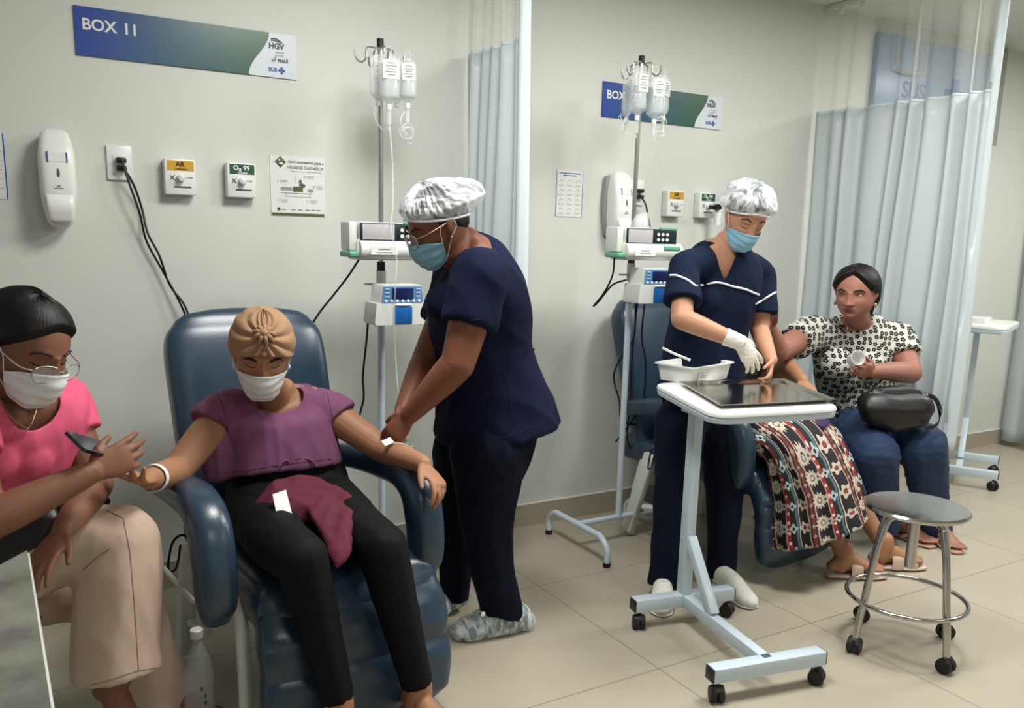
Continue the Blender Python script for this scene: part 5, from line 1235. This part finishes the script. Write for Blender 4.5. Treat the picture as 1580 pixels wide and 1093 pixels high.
# ------------------------------------------------------------------ seated woman in pink at the left edge
def woman_pink():
    root = thing('person', 'seated woman in pink shirt and beige trousers with white mask and glasses', 'person', (.0, 2.35, 0))
    M['skD'] = skin_mat('skin_visitor_left', '#7c5441')
    H = Head(P(42, 535, 2.15), (.60, -.74, -.34), (.10, 0, 1), 1.0)
    S_ = V((.80, .55, 0)).normalized()          # towards her left shoulder
    secs = [(P(-40, 880, 2.46), .17, .12), (P(-36, 830, 2.46), .17, .12), (P(-12, 760, 2.42), .14, .105), (P(12, 700, 2.36), .145, .115), (P(22, 645, 2.30), .155, .10), (P(28, 615, 2.26), .13, .08), (P(31, 600, 2.24), .07, .055)]
    sL, eL, wL = P(98, 628, 2.38), P(148, 748, 2.30), P(98, 818, 2.10)
    sR, eR, wR = P(-62, 650, 2.12), P(-25, 808, 1.98), P(140, 730, 2.03)
    b = NB(); torso(b, secs, S_, -.012)
    H.geo(b, [P(32, 598, 2.22), P(26, 622, 2.28)])
    limb(b, [P(55, 630, 2.34), sL, sL.lerp(eL, .5), eL, eL.lerp(wL, .3), wL.lerp(eL, .12), wL], [.058, .052, .047, .042, .041, .029, .026])
    limb(b, [P(0, 640, 2.22), sR, sR.lerp(eR, .5), eR, eR.lerp(wR, .3), wR.lerp(eR, .12), wR], [.058, .054, .049, .043, .042, .030, .026])
    hand(b, wL, P(62, 868, 2.04)-wL, (0, -.1, -1), (.6, -.6, 0), (12, 14, 16, 18), .92, (5, 5), 3)
    hand(b, wR, P(206, 698, 2.07)-wR, (0, 1, -.15), (-.1, -.1, 1), (12, 14, 17, 20), .95, (10, 10))
    # legs: the right one crossed over the left
    hR, k0, kR, aR = P(-60, 900, 2.32), P(108, 838, 2.26), P(186, 840, 2.22), P(176, 1052, 2.16)
    hL, kL, aL = P(-10, 910, 2.44), P(190, 900, 2.52), P(262, 1130, 2.50)
    limb(b, [hR, k0, kR, kR.lerp(aR, .3), kR.lerp(aR, .7), aR], [.08, .07, .058, .052, .042, .036])
    limb(b, [hL, hL.lerp(kL, .6), kL, kL.lerp(aL, .4), aL], [.08, .068, .058, .05, .036])
    foot(b, aR, V((.30, -.62, -.62)), .235, toes=True, up=V((.25, -.55, .75)).normalized()); foot(b, V((aL.x, aL.y, .08)), V((.6, -.8, 0)), .235)
    fuse('body', b, .0034, 2, [M['skD']], root)
    M['beige'] = mat('beige_linen', '#b8a08e', .85, bump=.25, bscale=320, var=.06)
    b = NB(); torso(b, [(P(-45, 895, 2.46), .17, .12), (P(-38, 840, 2.46), .175, .125), (P(-20, 780, 2.44), .14, .11)], S_, .004)
    limb(b, [hR.lerp(secs[0][0], .3), hR, hR.lerp(k0, .55), k0, kR, kR.lerp(aR, .18), kR.lerp(aR, .45), kR.lerp(aR, .75), aR+V((.01, 0, .015))], [.10, .105, .105, .100, .096, .103, .104, .103, .104], 30, 5, 'start')
    limb(b, [hL, hL.lerp(kL, .5), kL, kL.lerp(aL, .4), kL.lerp(aL, .8), V((aL.x, aL.y, .05))], [.10, .10, .085, .088, .098, .106], 28, 5, 'start')
    tr_ = fuse('trousers', b, .0072, 4, [M['beige']], root, lambda c: warp(c, .24, .0034, 51, (.1, 0, 1)))
    M['seam'] = mat('beige_seam', '#6f5d50', .9)
    draped(tr_, root, [[(165, 788), (190, 800), (200, 850), (207, 930), (212, 1010), (214, 1040)], [(140, 1058), (175, 1048), (212, 1036), (250, 1030)], [(128, 880), (150, 860), (172, 846)]], .0011, M['seam'], 'seam', .0002)
    M['pink'] = mat('pink_cotton', '#d45578', .85, bump=.25, bscale=300, var=.05)
    b = NB()
    torso(b, [(P(-22, 800, 2.44), .165, .130), (P(-10, 755, 2.42), .155, .125), (P(12, 700, 2.36), .158, .135), (P(22, 650, 2.30), .168, .118), (P(26, 622, 2.27), .150, .095), (P(30, 604, 2.245), .085, .066)], S_, .005, sup=.86, cap='none')
    for s_, e_, c0 in ((sL, eL, P(55, 635, 2.34)), (sR, eR, P(0, 645, 2.22))):
        limb(b, [c0, s_+V((0, 0, .008)), s_.lerp(e_, .22), s_.lerp(e_, .36)], [.072, .070, .068, .069], 24, 5, 'start')
    ell(b, P(38, 702, 2.25), (.065, .06, .065)); ell(b, P(-20, 706, 2.20), (.065, .06, .065))
    tip = P(40, 632, 2.2); nc = P(33, 606, 2.22)
    def ncut(c):
        d = c-np.array(nc); r = np.sqrt((d @ np.array(S_))**2+(d[:, 2]*1.0)**2); f_ = d @ np.array([.55, -.8, 0])
        return (r < .082) & (f_ > -.03)
    fuse('shirt', b, .0058, 4, [M['pink']], root, lambda c: warp(c, .20, .0028, 61, (.3, -.2, 1)), None, ncut, .003)
    lo = lambda t: 36-66*(.5-.5*math.cos(math.radians(t)))**.8
    def bun(b): 
        for q in range(3): ell(b, H.L(0, -.125-.006*q, .02+.012*q), (.036-.004*q, .034, .036-.004*q), u=24, v=14)
    hairshell(H, root, lo, .013, None, .001, extra=bun, back=.012)
    H.mask(root, M['maskw']); H.brows(root, M['brow']); H.lashes(root, M['brow'], -6); glasses(H, root, M['silverw'], -.016, .029, .019)
    M['chain'] = mat('fine_chain', '#b9a98c', .3, .9)
    b = NB(); tube(b, [P(-2, 612, 2.13), P(14, 640, 2.125), P(42, 661, 2.13), P(54, 640, 2.16), P(62, 610, 2.2)], .0008, 5, 6); ell(b, P(42, 662, 2.128), (.003, .002, .003)); obj('necklace', b, M['chain'], root, world=True)
woman_pink()
b = NB(); c = P(140, 690, 2.04); d = (P(158, 694, 2.06)-P(110, 680, 1.98)).normalized(); u = V((.12, -.55, .82)); u = (u-d*u.dot(d)).normalized(); s = d.cross(u)
prism(b, rrect(.135, .066, .009), .008, Matrix.Translation(P(141, 691, 2.06)) @ Matrix((d, s, u)).transposed().to_4x4())
M['phone'] = mat('dark_plum_phone', '#1c0f16', .22, coat=.4)
ph = tag(obj('smartphone', b, M['phone']), 'dark plum smartphone held by the woman in pink', 'phone')
def handbag(c, sx, sy, sz, rz, label, m, strap):
    t = thing('handbag', label, 'handbag', c, rz)
    b = NB(); loft(b, [(0, 0, 0), (0, 0, sz*.35), (0, 0, sz*.8), (0, 0, sz)], [sx*.48, sx*.5, sx*.46, sx*.40], [sy*.45, sy*.5, sy*.36, sy*.2], V((1, 0, 0)), 32, 5, sup=.6)
    for v in b.verts: v.co += V((.004*math.sin(v.co.z*50+v.co.x*30), .003*math.sin(v.co.x*45), .004*math.sin(v.co.x*38+v.co.y*30)))
    obj('bag_body', b, m, t)
    b = NB(); tube(b, [(-sx*.40, -sy*.1, sz*.98), (0, -sy*.1, sz*1.04), (sx*.40, -sy*.1, sz*.98)], .004, 8, 4); obj('zip', b, M['chrome'], t)
    b = NB(); loft(b, [V(p) for p in strap], [.010]*len(strap), [.0025]*len(strap), V((.2, .1, 1)), 10, 6); obj('strap', b, m, t)
M['leather'] = mat('black_leather', '#0c0c0e', .42, bump=.25, bscale=140, var=.1)
handbag(P(22, 852, 2.24), .24, .11, .10, -10, 'black handbag on the lap of the woman in pink', M['leather'], [(.09, 0, .09), (.125, .0, .11), (.15, .03, .09), (.16, .06, .04)])

# ------------------------------------------------------------------ woman in floral blouse
def floral_mat():
    m = mat('floral_print', '#c9c9c3', .85, bump=.2, bscale=300, var=.02); nt = m.node_tree; bs = nt.nodes['Principled BSDF']; L = nt.links.new
    tc = nt.nodes.new('ShaderNodeTexCoord'); mp = nt.nodes.new('ShaderNodeMapping'); mp.inputs['Scale'].default_value = (37, 37, 37); mp.inputs['Rotation'].default_value = (0, 0, .6)
    L(tc.outputs['Object'], mp.inputs[0]); s = nt.nodes.new('ShaderNodeSeparateXYZ'); L(mp.outputs[0], s.inputs[0]); cb = nt.nodes.new('ShaderNodeCombineXYZ'); L(s.outputs[0], cb.inputs[0]); L(s.outputs[2], cb.inputs[1])
    v = nt.nodes.new('ShaderNodeTexVoronoi'); v.voronoi_dimensions = '2D'; v.inputs['Scale'].default_value = 1; v.inputs['Randomness'].default_value = .55; L(cb.outputs[0], v.inputs['Vector'])
    sb = nt.nodes.new('ShaderNodeVectorMath'); sb.operation = 'SUBTRACT'; L(cb.outputs[0], sb.inputs[0]); L(v.outputs['Position'], sb.inputs[1])
    s2 = nt.nodes.new('ShaderNodeSeparateXYZ'); L(sb.outputs[0], s2.inputs[0])
    def mt(op, a, b_=None):
        n = nt.nodes.new('ShaderNodeMath'); n.operation = op
        for i, q in enumerate((a, b_)):
            if q is None: continue
            if isinstance(q, (int, float)): n.inputs[i].default_value = q
            else: L(q, n.inputs[i])
        return n.outputs[0]
    an = mt('ARCTAN2', s2.outputs[1], s2.outputs[0]); pet = mt('MULTIPLY', mt('COSINE', mt('MULTIPLY', an, 5.0)), .055); lim = mt('ADD', pet, .37)
    ins = mt('LESS_THAN', v.outputs['Distance'], lim); hole = mt('GREATER_THAN', v.outputs['Distance'], .085); k = mt('MULTIPLY', ins, hole)
    mx = nt.nodes.new('ShaderNodeMix'); mx.data_type = 'RGBA'; L(k, mx.inputs[0]); mx.inputs[6].default_value = lin('#c6c6be'); mx.inputs[7].default_value = lin('#141414'); L(mx.outputs[2], bs.inputs['Base Color'])
    return m
def woman_floral():
    root = thing('person', 'seated woman in black and white floral blouse and blue jeans', 'person', (3.5, 2.6, 0))
    M['skE'] = skin_mat('skin_visitor_right', '#98695a')
    H = Head(P(1321, 452, 2.62), (-.93, -.36, -.08), (0, 0, 1), 1.06, 1.1, .12)
    S_ = V((.82, -.57, 0)).normalized()      # towards her left shoulder (image right)
    secs = [(P(1338, 668, 2.72), .20, .13), (P(1335, 640, 2.74), .20, .135), (P(1322, 595, 2.74), .175, .13), (P(1318, 555, 2.73), .175, .135), (P(1318, 525, 2.72), .175, .11), (P(1320, 506, 2.70), .14, .085), (P(1321, 496, 2.69), .08, .06)]
    sR, eR, wR = P(1252, 515, 2.78), P(1200, 542, 2.66), P(1188, 505, 2.62)
    sL, eL, wL = P(1385, 525, 2.60), P(1405, 575, 2.48), P(1345, 573, 2.42)
    b = NB(); torso(b, secs, S_, -.012)
    H.geo(b, [P(1324, 492, 2.67), P(1322, 510, 2.71)])
    limb(b, [P(1285, 520, 2.76), sR, sR.lerp(eR, .5), eR, eR.lerp(wR, .4), wR], [.07, .066, .060, .052, .045, .030])
    limb(b, [P(1355, 520, 2.66), sL, sL.lerp(eL, .5), eL, eL.lerp(wL, .3), wL.lerp(eL, .12), wL], [.07, .066, .060, .053, .050, .034, .030])
    hand(b, wR, V((-.05, -.1, 1)), (-1, 0, 0), (0, -1, .2), (20, 22, 24, 26), .9, (10, 10))
    hand(b, wL, P(1318, 570, 2.38)-wL, (.1, .5, .2), (0, -.1, 1), (36, 38, 40, 42), .95, (30, 30))
    legs = [(P(1315, 668, 2.66), P(1350, 700, 2.38), P(1362, 812, 2.42)), (P(1372, 668, 2.60), P(1424, 688, 2.32), P(1442, 822, 2.36))]
    for hp, kn, an in legs: limb(b, [hp, hp.lerp(kn, .6), kn, kn.lerp(an, .35), an], [.095, .085, .07, .062, .04])
    for (hp, kn, an), toe, heel in zip(legs, (G(1445, 850, 0), G(1472, 852, 0)), (G(1372, 822, 0), G(1432, 828, 0))):
        d = toe-heel; d.z = 0; d.normalize(); foot(b, V((heel.x, heel.y, .095))+d*.055, d, .235)
        limb(b, [an, V((heel.x, heel.y, .095))+d*.055], [.04, .038], 14)
    fuse('body', b, .0036, 2, [M['skE'], M['lip']], root, None, lipfn(H))
    b = NB(); torso(b, [(P(1338, 672, 2.70), .20, .13), (P(1335, 640, 2.74), .205, .14), (P(1330, 615, 2.74), .185, .13)], S_, .004)
    for hp, kn, an in legs: limb(b, [hp.lerp(secs[0][0], .3), hp, hp.lerp(kn, .5), kn, kn.lerp(an, .3), kn.lerp(an, .7), an+V((0, 0, -.01))], [.12, .124, .122, .106, .094, .082, .084], 24, 5, 'start')
    M['denim'] = mat('blue_denim', '#1a3052', .8, bump=.3, bscale=400, var=.2, vscale=18)
    fuse('jeans', b, .0075, 4, [M['denim']], root, lambda c: warp(c, .15, .0030, 71))
    b = NB(); torso(b, [(P(1335, 655, 2.72), .212, .150), (P(1330, 630, 2.74), .205, .150), (P(1322, 595, 2.74), .188, .146), (P(1318, 555, 2.73), .190, .152), (P(1318, 527, 2.72), .190, .125), (P(1320, 508, 2.705), .158, .10), (P(1321, 498, 2.69), .10, .075)], S_, .004, sup=.85, cap='none')
    for s_, e_, c0 in ((sR, eR, P(1288, 520, 2.76)), (sL, eL, P(1352, 522, 2.66))):
        limb(b, [c0, s_+V((0, 0, .006)), s_.lerp(e_, .28), s_.lerp(e_, .5)], [.085, .086, .085, .085], 24, 5, 'start')
    ell(b, P(1292, 562, 2.66), (.085, .075, .08)); ell(b, P(1340, 564, 2.62), (.085, .075, .08))
    tip = P(1318, 516, 2.6)
    def vc(c):
        d = c-np.array(tip); x = d @ np.array(S_); y = d @ np.array([-.57, -.82, 0]); return (d[:, 2] > 0) & (abs(x) < d[:, 2]*.9+.01) & (y > -.10)
    fuse('blouse', b, .0062, 4, [floral_mat()], root, lambda c: warp(c, .18, .0032, 81, (0, 0, 1)), None, vc, .003)
    # parted hair, gathered behind
    def lo(t):
        a = abs((t+180) % 360-180); return float(np.interp(a, [0, 14, 30, 48, 66, 82, 100, 125, 180], [50, 44, 32, 17, 4, 2, -14, -44, -50]))
    def tail(b): loft(b, [H.L(0, -.09, .02), H.L(.0, -.105, -.04), H.L(.0, -.095, -.11), H.L(.01, -.075, -.16)], [.055, .06, .05, .02], [.03, .035, .03, .012], H.r, 20, 5)
    hairshell(H, root, lo, .017, None, .0012, extra=tail, back=.004)
    H.brows(root, M['brow'], .0026); H.eyes(root, .0030, .0038, lk=M['brow'])
    for q in (-1, 1):
        b = NB(); p = H.L(q*.079, .002, -.038); ell(b, p-V((0, 0, .012)), (.0075, .0075, .012)); obj('earring', b, M['gold'], root, world=True)
    for (hp, kn, an), toe, heel in zip(legs, (G(1445, 850, 0), G(1472, 852, 0)), (G(1372, 822, 0), G(1432, 828, 0))):
        d = toe-heel; d.z = 0; d.normalize(); s = d.cross(V((0, 0, 1))); z = V((0, 0, 1)); h0 = V((heel.x, heel.y, 0))
        b = NB(); loft(b, [h0-d*.01+z*.010, h0+d*.08+z*.010, h0+d*.18+z*.010, h0+d*.245+z*.010], [.028, .034, .046, .030], [.009]*4, s, 22, 5); so = obj('flip_flop', b, M['rose'], root, world=True)
        for q in (-1, 1):
            b = NB(); loft(b, [h0+d*.20+z*.035, h0+d*.17+s*q*.022+z*.052, h0+d*.12+s*q*.040+z*.028, h0+d*.10+s*q*.040+z*.012], [.008]*4, [.003]*4, d, 10, 4); obj('strap', b, M['rose'], so, world=True)
woman_floral()
b = NB(); lathe(b, [(.020, 0), (.026, .004), (.028, .02), (.031, .055), (.032, .056), (.0305, .056), (.026, .01), (.002, .008)], P(1314, 556, 2.40), 28, R=Matrix.Rotation(1.25, 3, V((.9, -.4, 0)))); tag(obj('plastic_cup', b, clear('cup_plastic', '#dfe3e0', .75, .3)), 'translucent white cup held by the woman in floral blouse', 'cup')
handbag(P(1380, 640, 2.36), .33, .17, .10, -30, 'black leather handbag on the lap of the woman in floral blouse', M['leather'], [(.10, -.01, .10), (.165, -.01, .085), (.195, -.02, .03), (.175, -.05, -.03), (.11, -.08, -.045)])

# ------------------------------------------------------------------ patient in the right recliner
def skirt_mat():
    m = mat('patterned_skirt', '#111111', .85, bump=.2, bscale=300); nt = m.node_tree; bs = nt.nodes['Principled BSDF']; L = nt.links.new
    uv = nt.nodes.new('ShaderNodeUVMap'); uv.uv_map = 'UVMap'; s = nt.nodes.new('ShaderNodeSeparateXYZ'); L(uv.outputs[0], s.inputs[0])
    def mt(op, a, b_=None, c=None):
        n = nt.nodes.new('ShaderNodeMath'); n.operation = op
        for i, q in enumerate((a, b_, c)):
            if q is None: continue
            if isinstance(q, (int, float)): n.inputs[i].default_value = q
            else: L(q, n.inputs[i])
        return n.outputs[0]
    u = mt('FRACT', mt('MULTIPLY', s.outputs[0], 6.0)); 
    wob = mt('MULTIPLY', mt('SINE', mt('MULTIPLY', s.outputs[1], 60.0)), .012); u = mt('ADD', u, wob)
    cr = nt.nodes.new('ShaderNodeValToRGB'); cr.color_ramp.interpolation = 'CONSTANT'; e = cr.color_ramp.elements
    stops = [(0, '#141214'), (.20, '#b9a79a'), (.225, '#7c241f'), (.245, '#151012'), (.27, '#5f2f27'), (.345, '#151012'), (.37, '#7c241f'), (.385, '#b9a79a'), (.41, '#141214'), (.62, '#c3b6a8'), (.64, '#141214'), (.66, '#4f6b74'), (.70, '#141214'), (.82, '#8e2422'), (.90, '#b9a79a'), (.915, '#141214')]
    e[0].position = 0; e[0].color = lin(stops[0][1]); e[1].position = stops[1][0]; e[1].color = lin(stops[1][1])
    for p_, c_ in stops[2:]: k = e.new(p_); k.color = lin(c_)
    L(u, cr.inputs[0])
    # round medallions and small dots
    cb = nt.nodes.new('ShaderNodeCombineXYZ'); L(mt('MULTIPLY', s.outputs[0], 6.0), cb.inputs[0]); L(mt('MULTIPLY', s.outputs[1], 5.0), cb.inputs[1])
    def motif(sc_, cx, cy, r0, r1, petals, amp):
        fx = mt('SUBTRACT', mt('FRACT', mt('MULTIPLY', s.outputs[0], 6.0)), cx); fy = mt('SUBTRACT', mt('FRACT', mt('MULTIPLY', s.outputs[1], sc_)), .5)
        fy = mt('DIVIDE', fy, sc_); fx = mt('MULTIPLY', fx, .21)
        d = mt('SQRT', mt('ADD', mt('MULTIPLY', fx, fx), mt('MULTIPLY', fy, fy))); a = mt('ARCTAN2', fy, fx)
        pr = mt('MULTIPLY', mt('COSINE', mt('MULTIPLY', a, float(petals))), amp)
        o = mt('LESS_THAN', d, mt('ADD', pr, r1)); i = mt('GREATER_THAN', d, r0); return mt('MULTIPLY', o, i)
    col = cr.outputs[0]
    for (f, c_) in ((motif(11, .10, 0, .013, .029, 12, .005), '#c2b7a6'), (motif(11, .10, 0, -.01, .009, 6, .002), '#c2b7a6'), (motif(11, .515, 0, .009, .021, 5, .005), '#b9b0a3'), (motif(11, .515, 0, -.01, .007, 4, .001), '#8e2f2a'), (motif(11, .76, 0, .006, .016, 4, .004), '#9fb0b0'), (motif(26, .86, 0, -.01, .0065, 1, 0), '#d8b9a8'), (motif(24, .307, 0, .002, .007, 4, .002), '#a58a70'), (motif(11, .96, 0, .005, .016, 6, .004), '#a9a49a')):
        mx = nt.nodes.new('ShaderNodeMix'); mx.data_type = 'RGBA'; L(f, mx.inputs[0]); L(col, mx.inputs[6]); mx.inputs[7].default_value = lin(c_); col = mx.outputs[2]
    L(col, bs.inputs['Base Color']); return m
def woman_skirt():
    root = thing('person', 'seated woman in long patterned skirt and pale sandals, mostly hidden behind the table nurse', 'person', (3.0, 2.6, 0))
    M['skF'] = skin_mat('skin_patient_right', '#a17558')
    M['hairb'] = M['hair']
    H = Head(V((2.79, 2.80, 1.08)), (-.1, -.95, -.25), (0, 0, 1), .97)
    S_ = V((.98, .15, 0)).normalized()
    secs = [(V((2.90, 2.78, .58)), .18, .12), (V((2.88, 2.82, .66)), .18, .12), (V((2.85, 2.86, .76)), .15, .105), (V((2.83, 2.88, .85)), .155, .11), (V((2.81, 2.88, .92)), .16, .09), (V((2.80, 2.87, .96)), .08, .06)]
    b = NB(); torso(b, secs, S_, -.012); H.geo(b, [V((2.795, 2.84, .98)), V((2.80, 2.87, .93))])
    aL = [V((2.93, 2.88, .90)), V((2.99, 2.86, .87)), V((3.08, 2.80, .76)), P(1216, 566, 2.68), P(1238, 588, 2.52)]
    limb(b, [aL[0], aL[1], aL[2], aL[3], aL[4]], [.055, .05, .046, .040, .027])
    hand(b, aL[4], P(1256, 612, 2.42)-aL[4], (0, -.1, -1), (-.6, -.6, 0), (20, 22, 26, 30), .9, (5, 5))
    aR = [V((2.70, 2.85, .90)), V((2.64, 2.82, .87)), V((2.60, 2.70, .74)), P(1130, 600, 2.62)]
    limb(b, aR, [.055, .05, .042, .028]); hand(b, aR[-1], V((.5, -.7, -.1)), (0, 0, -1), (1, .2, 0), (20, 22, 26, 30), .9, (5, 5))
    k1, k2 = V((2.85, 2.44, .555)), V((3.02, 2.43, .555)); h1, h2 = V((2.82, 2.78, .58)), V((3.0, 2.80, .58))
    a1 = G(1302, 858, .10); a2 = G(1365, 845, .10)
    for h_, k_, a_ in ((h1, k1, a1), (h2, k2, a2)): limb(b, [h_, h_.lerp(k_, .6), k_, k_.lerp(a_, .35), k_.lerp(a_, .8), a_], [.08, .075, .058, .052, .038, .034])
    fd = []
    for a_, toe in ((a1, G(1340, 892, 0)), (a2, G(1398, 878, 0))):
        d = toe-a_; d.z = 0; d.normalize(); fd.append((a_, d)); foot(b, V((a_.x, a_.y, .105)), d, .225)
    fuse('body', b, .0038, 2, [M['skF']], root)
    # blouse, dark
    M['charcoal'] = mat('charcoal_cotton', '#26282c', .85)
    b = NB(); torso(b, [(s[0], s[1]+.012, s[2]+.012) for s in secs[1:]], S_, 0, cap='none')
    for s_, e_ in ((aL[1], aL[2]), (aR[1], aR[2])): limb(b, [secs[4][0].lerp(s_, .5), s_, s_.lerp(e_, .5)], [.07, .066, .064], 20, 4, 'start')
    fuse('blouse', b, .008, 3, [M['charcoal']], root, lambda c: warp(c, .12, .004, 5))
    hairshell(H, root, lambda t: 40-70*(.5-.5*math.cos(math.radians(t)))**.8, .010)
    H.mask(root, M['maskw']); H.brows(root, M['brow'])
    # skirt
    top = [(V((2.82, 2.88, .60)), .20, .12), (V((2.84, 2.66, .615)), .235, .11), (V((2.86, 2.52, .605)), .255, .10), (V((2.88, 2.43, .57)), .262, .095), (V((2.90, 2.395, .50)), .262, .11), (V((2.92, 2.36, .38)), .27, .135), (V((2.93, 2.34, .28)), .29, .15), (V((2.94, 2.32, .20)), .305, .155)]
    C = smoothpts([q[0] for q in top], 8); A = interp([q[1] for q in top], 8); B = interp([q[2] for q in top], 8)
    b = NB(); uvl = b.loops.layers.uv.new('UVMap'); n = 120; rings = []; cum = [0]
    for i in range(1, len(C)): cum.append(cum[-1]+(C[i]-C[i-1]).length)
    side = V((.96, .20, 0)).normalized(); ref = V((0, .2, 1))
    for i in range(len(C)):
        t = (C[min(i+1, len(C)-1)]-C[max(i-1, 0)]).normalized(); s = (side-t*side.dot(t)).normalized(); u = t.cross(s); ring = []
        hm = i/(len(C)-1)
        for j in range(n):
            a = 2*PI*j/n; fo = 1+.055*hm*math.sin(a*9+2.2*math.sin(a*2))+.035*hm*math.sin(a*15+hm*4)
            ca, sa = math.cos(a), math.sin(a); ca = math.copysign(abs(ca)**.85, ca); sa = math.copysign(abs(sa)**.85, sa)
            p = C[i]+s*ca*A[i]*fo+u*sa*B[i]*fo
            if hm > .9: p.z += (.035*math.cos(a)*-1)*(hm-.9)*0
            ring.append(b.verts.new(p))
        rings.append(ring)
    for i in range(len(C)-1):
        for j in range(n):
            f_ = b.faces.new((rings[i][j], rings[i][(j+1) % n], rings[i+1][(j+1) % n], rings[i+1][j]))
            for l, (uu, vv) in zip(f_.loops, ((j, i), (j+1, i), (j+1, i+1), (j, i+1))): l[uvl].uv = (uu/n, cum[vv])
    b.faces.new(rings[0])
    o = obj('skirt', b, skirt_mat(), root, world=True, angle=80, recalc=True); md = o.modifiers.new('s', 'SOLIDIFY'); md.thickness = .003
    M['cream'] = mat('cream_sandal', '#c4ad9b', .35)
    for a_, d in fd:
        s = d.cross(V((0, 0, 1))); z = V((0, 0, 1)); h0 = V((a_.x, a_.y, 0))-d*.05
        b = NB(); loft(b, [h0-d*.012+z*.014, h0+d*.08+z*.013, h0+d*.17+z*.012, h0+d*.235+z*.012], [.029, .034, .046, .030], [.012]*4, s, 22, 5); so = obj('sandal', b, M['cream'], root, world=True)
        for dd, hh in ((.10, .088), (.165, .062)):
            b = NB(); c = h0+d*dd; loft(b, [c-s*.040+z*.012, c-s*.036+z*hh*.7, c+z*hh, c+s*.036+z*hh*.7, c+s*.040+z*.012], [.026]*5, [.004]*5, d, 12, 4); obj('strap', b, M['cream'], so, world=True)
woman_skirt()
b = NB(); d = (P(1282, 662, 2.36)-P(1220, 648, 2.52)).normalized(); c = (P(1250, 655, 2.44)); u = V((-.1, -.35, .93)); u = (u-d*u.dot(d)).normalized(); s = d.cross(u)
M['phonep'] = mat('purple_phone', '#3a2f55', .3)
prism(b, rrect(.150, .072, .008), .009, Matrix.Translation(c+V((0, 0, .012))) @ Matrix((d, s, u)).transposed().to_4x4()); tag(obj('smartphone', b, M['phonep']), 'dark purple smartphone lying on the patterned skirt', 'phone')
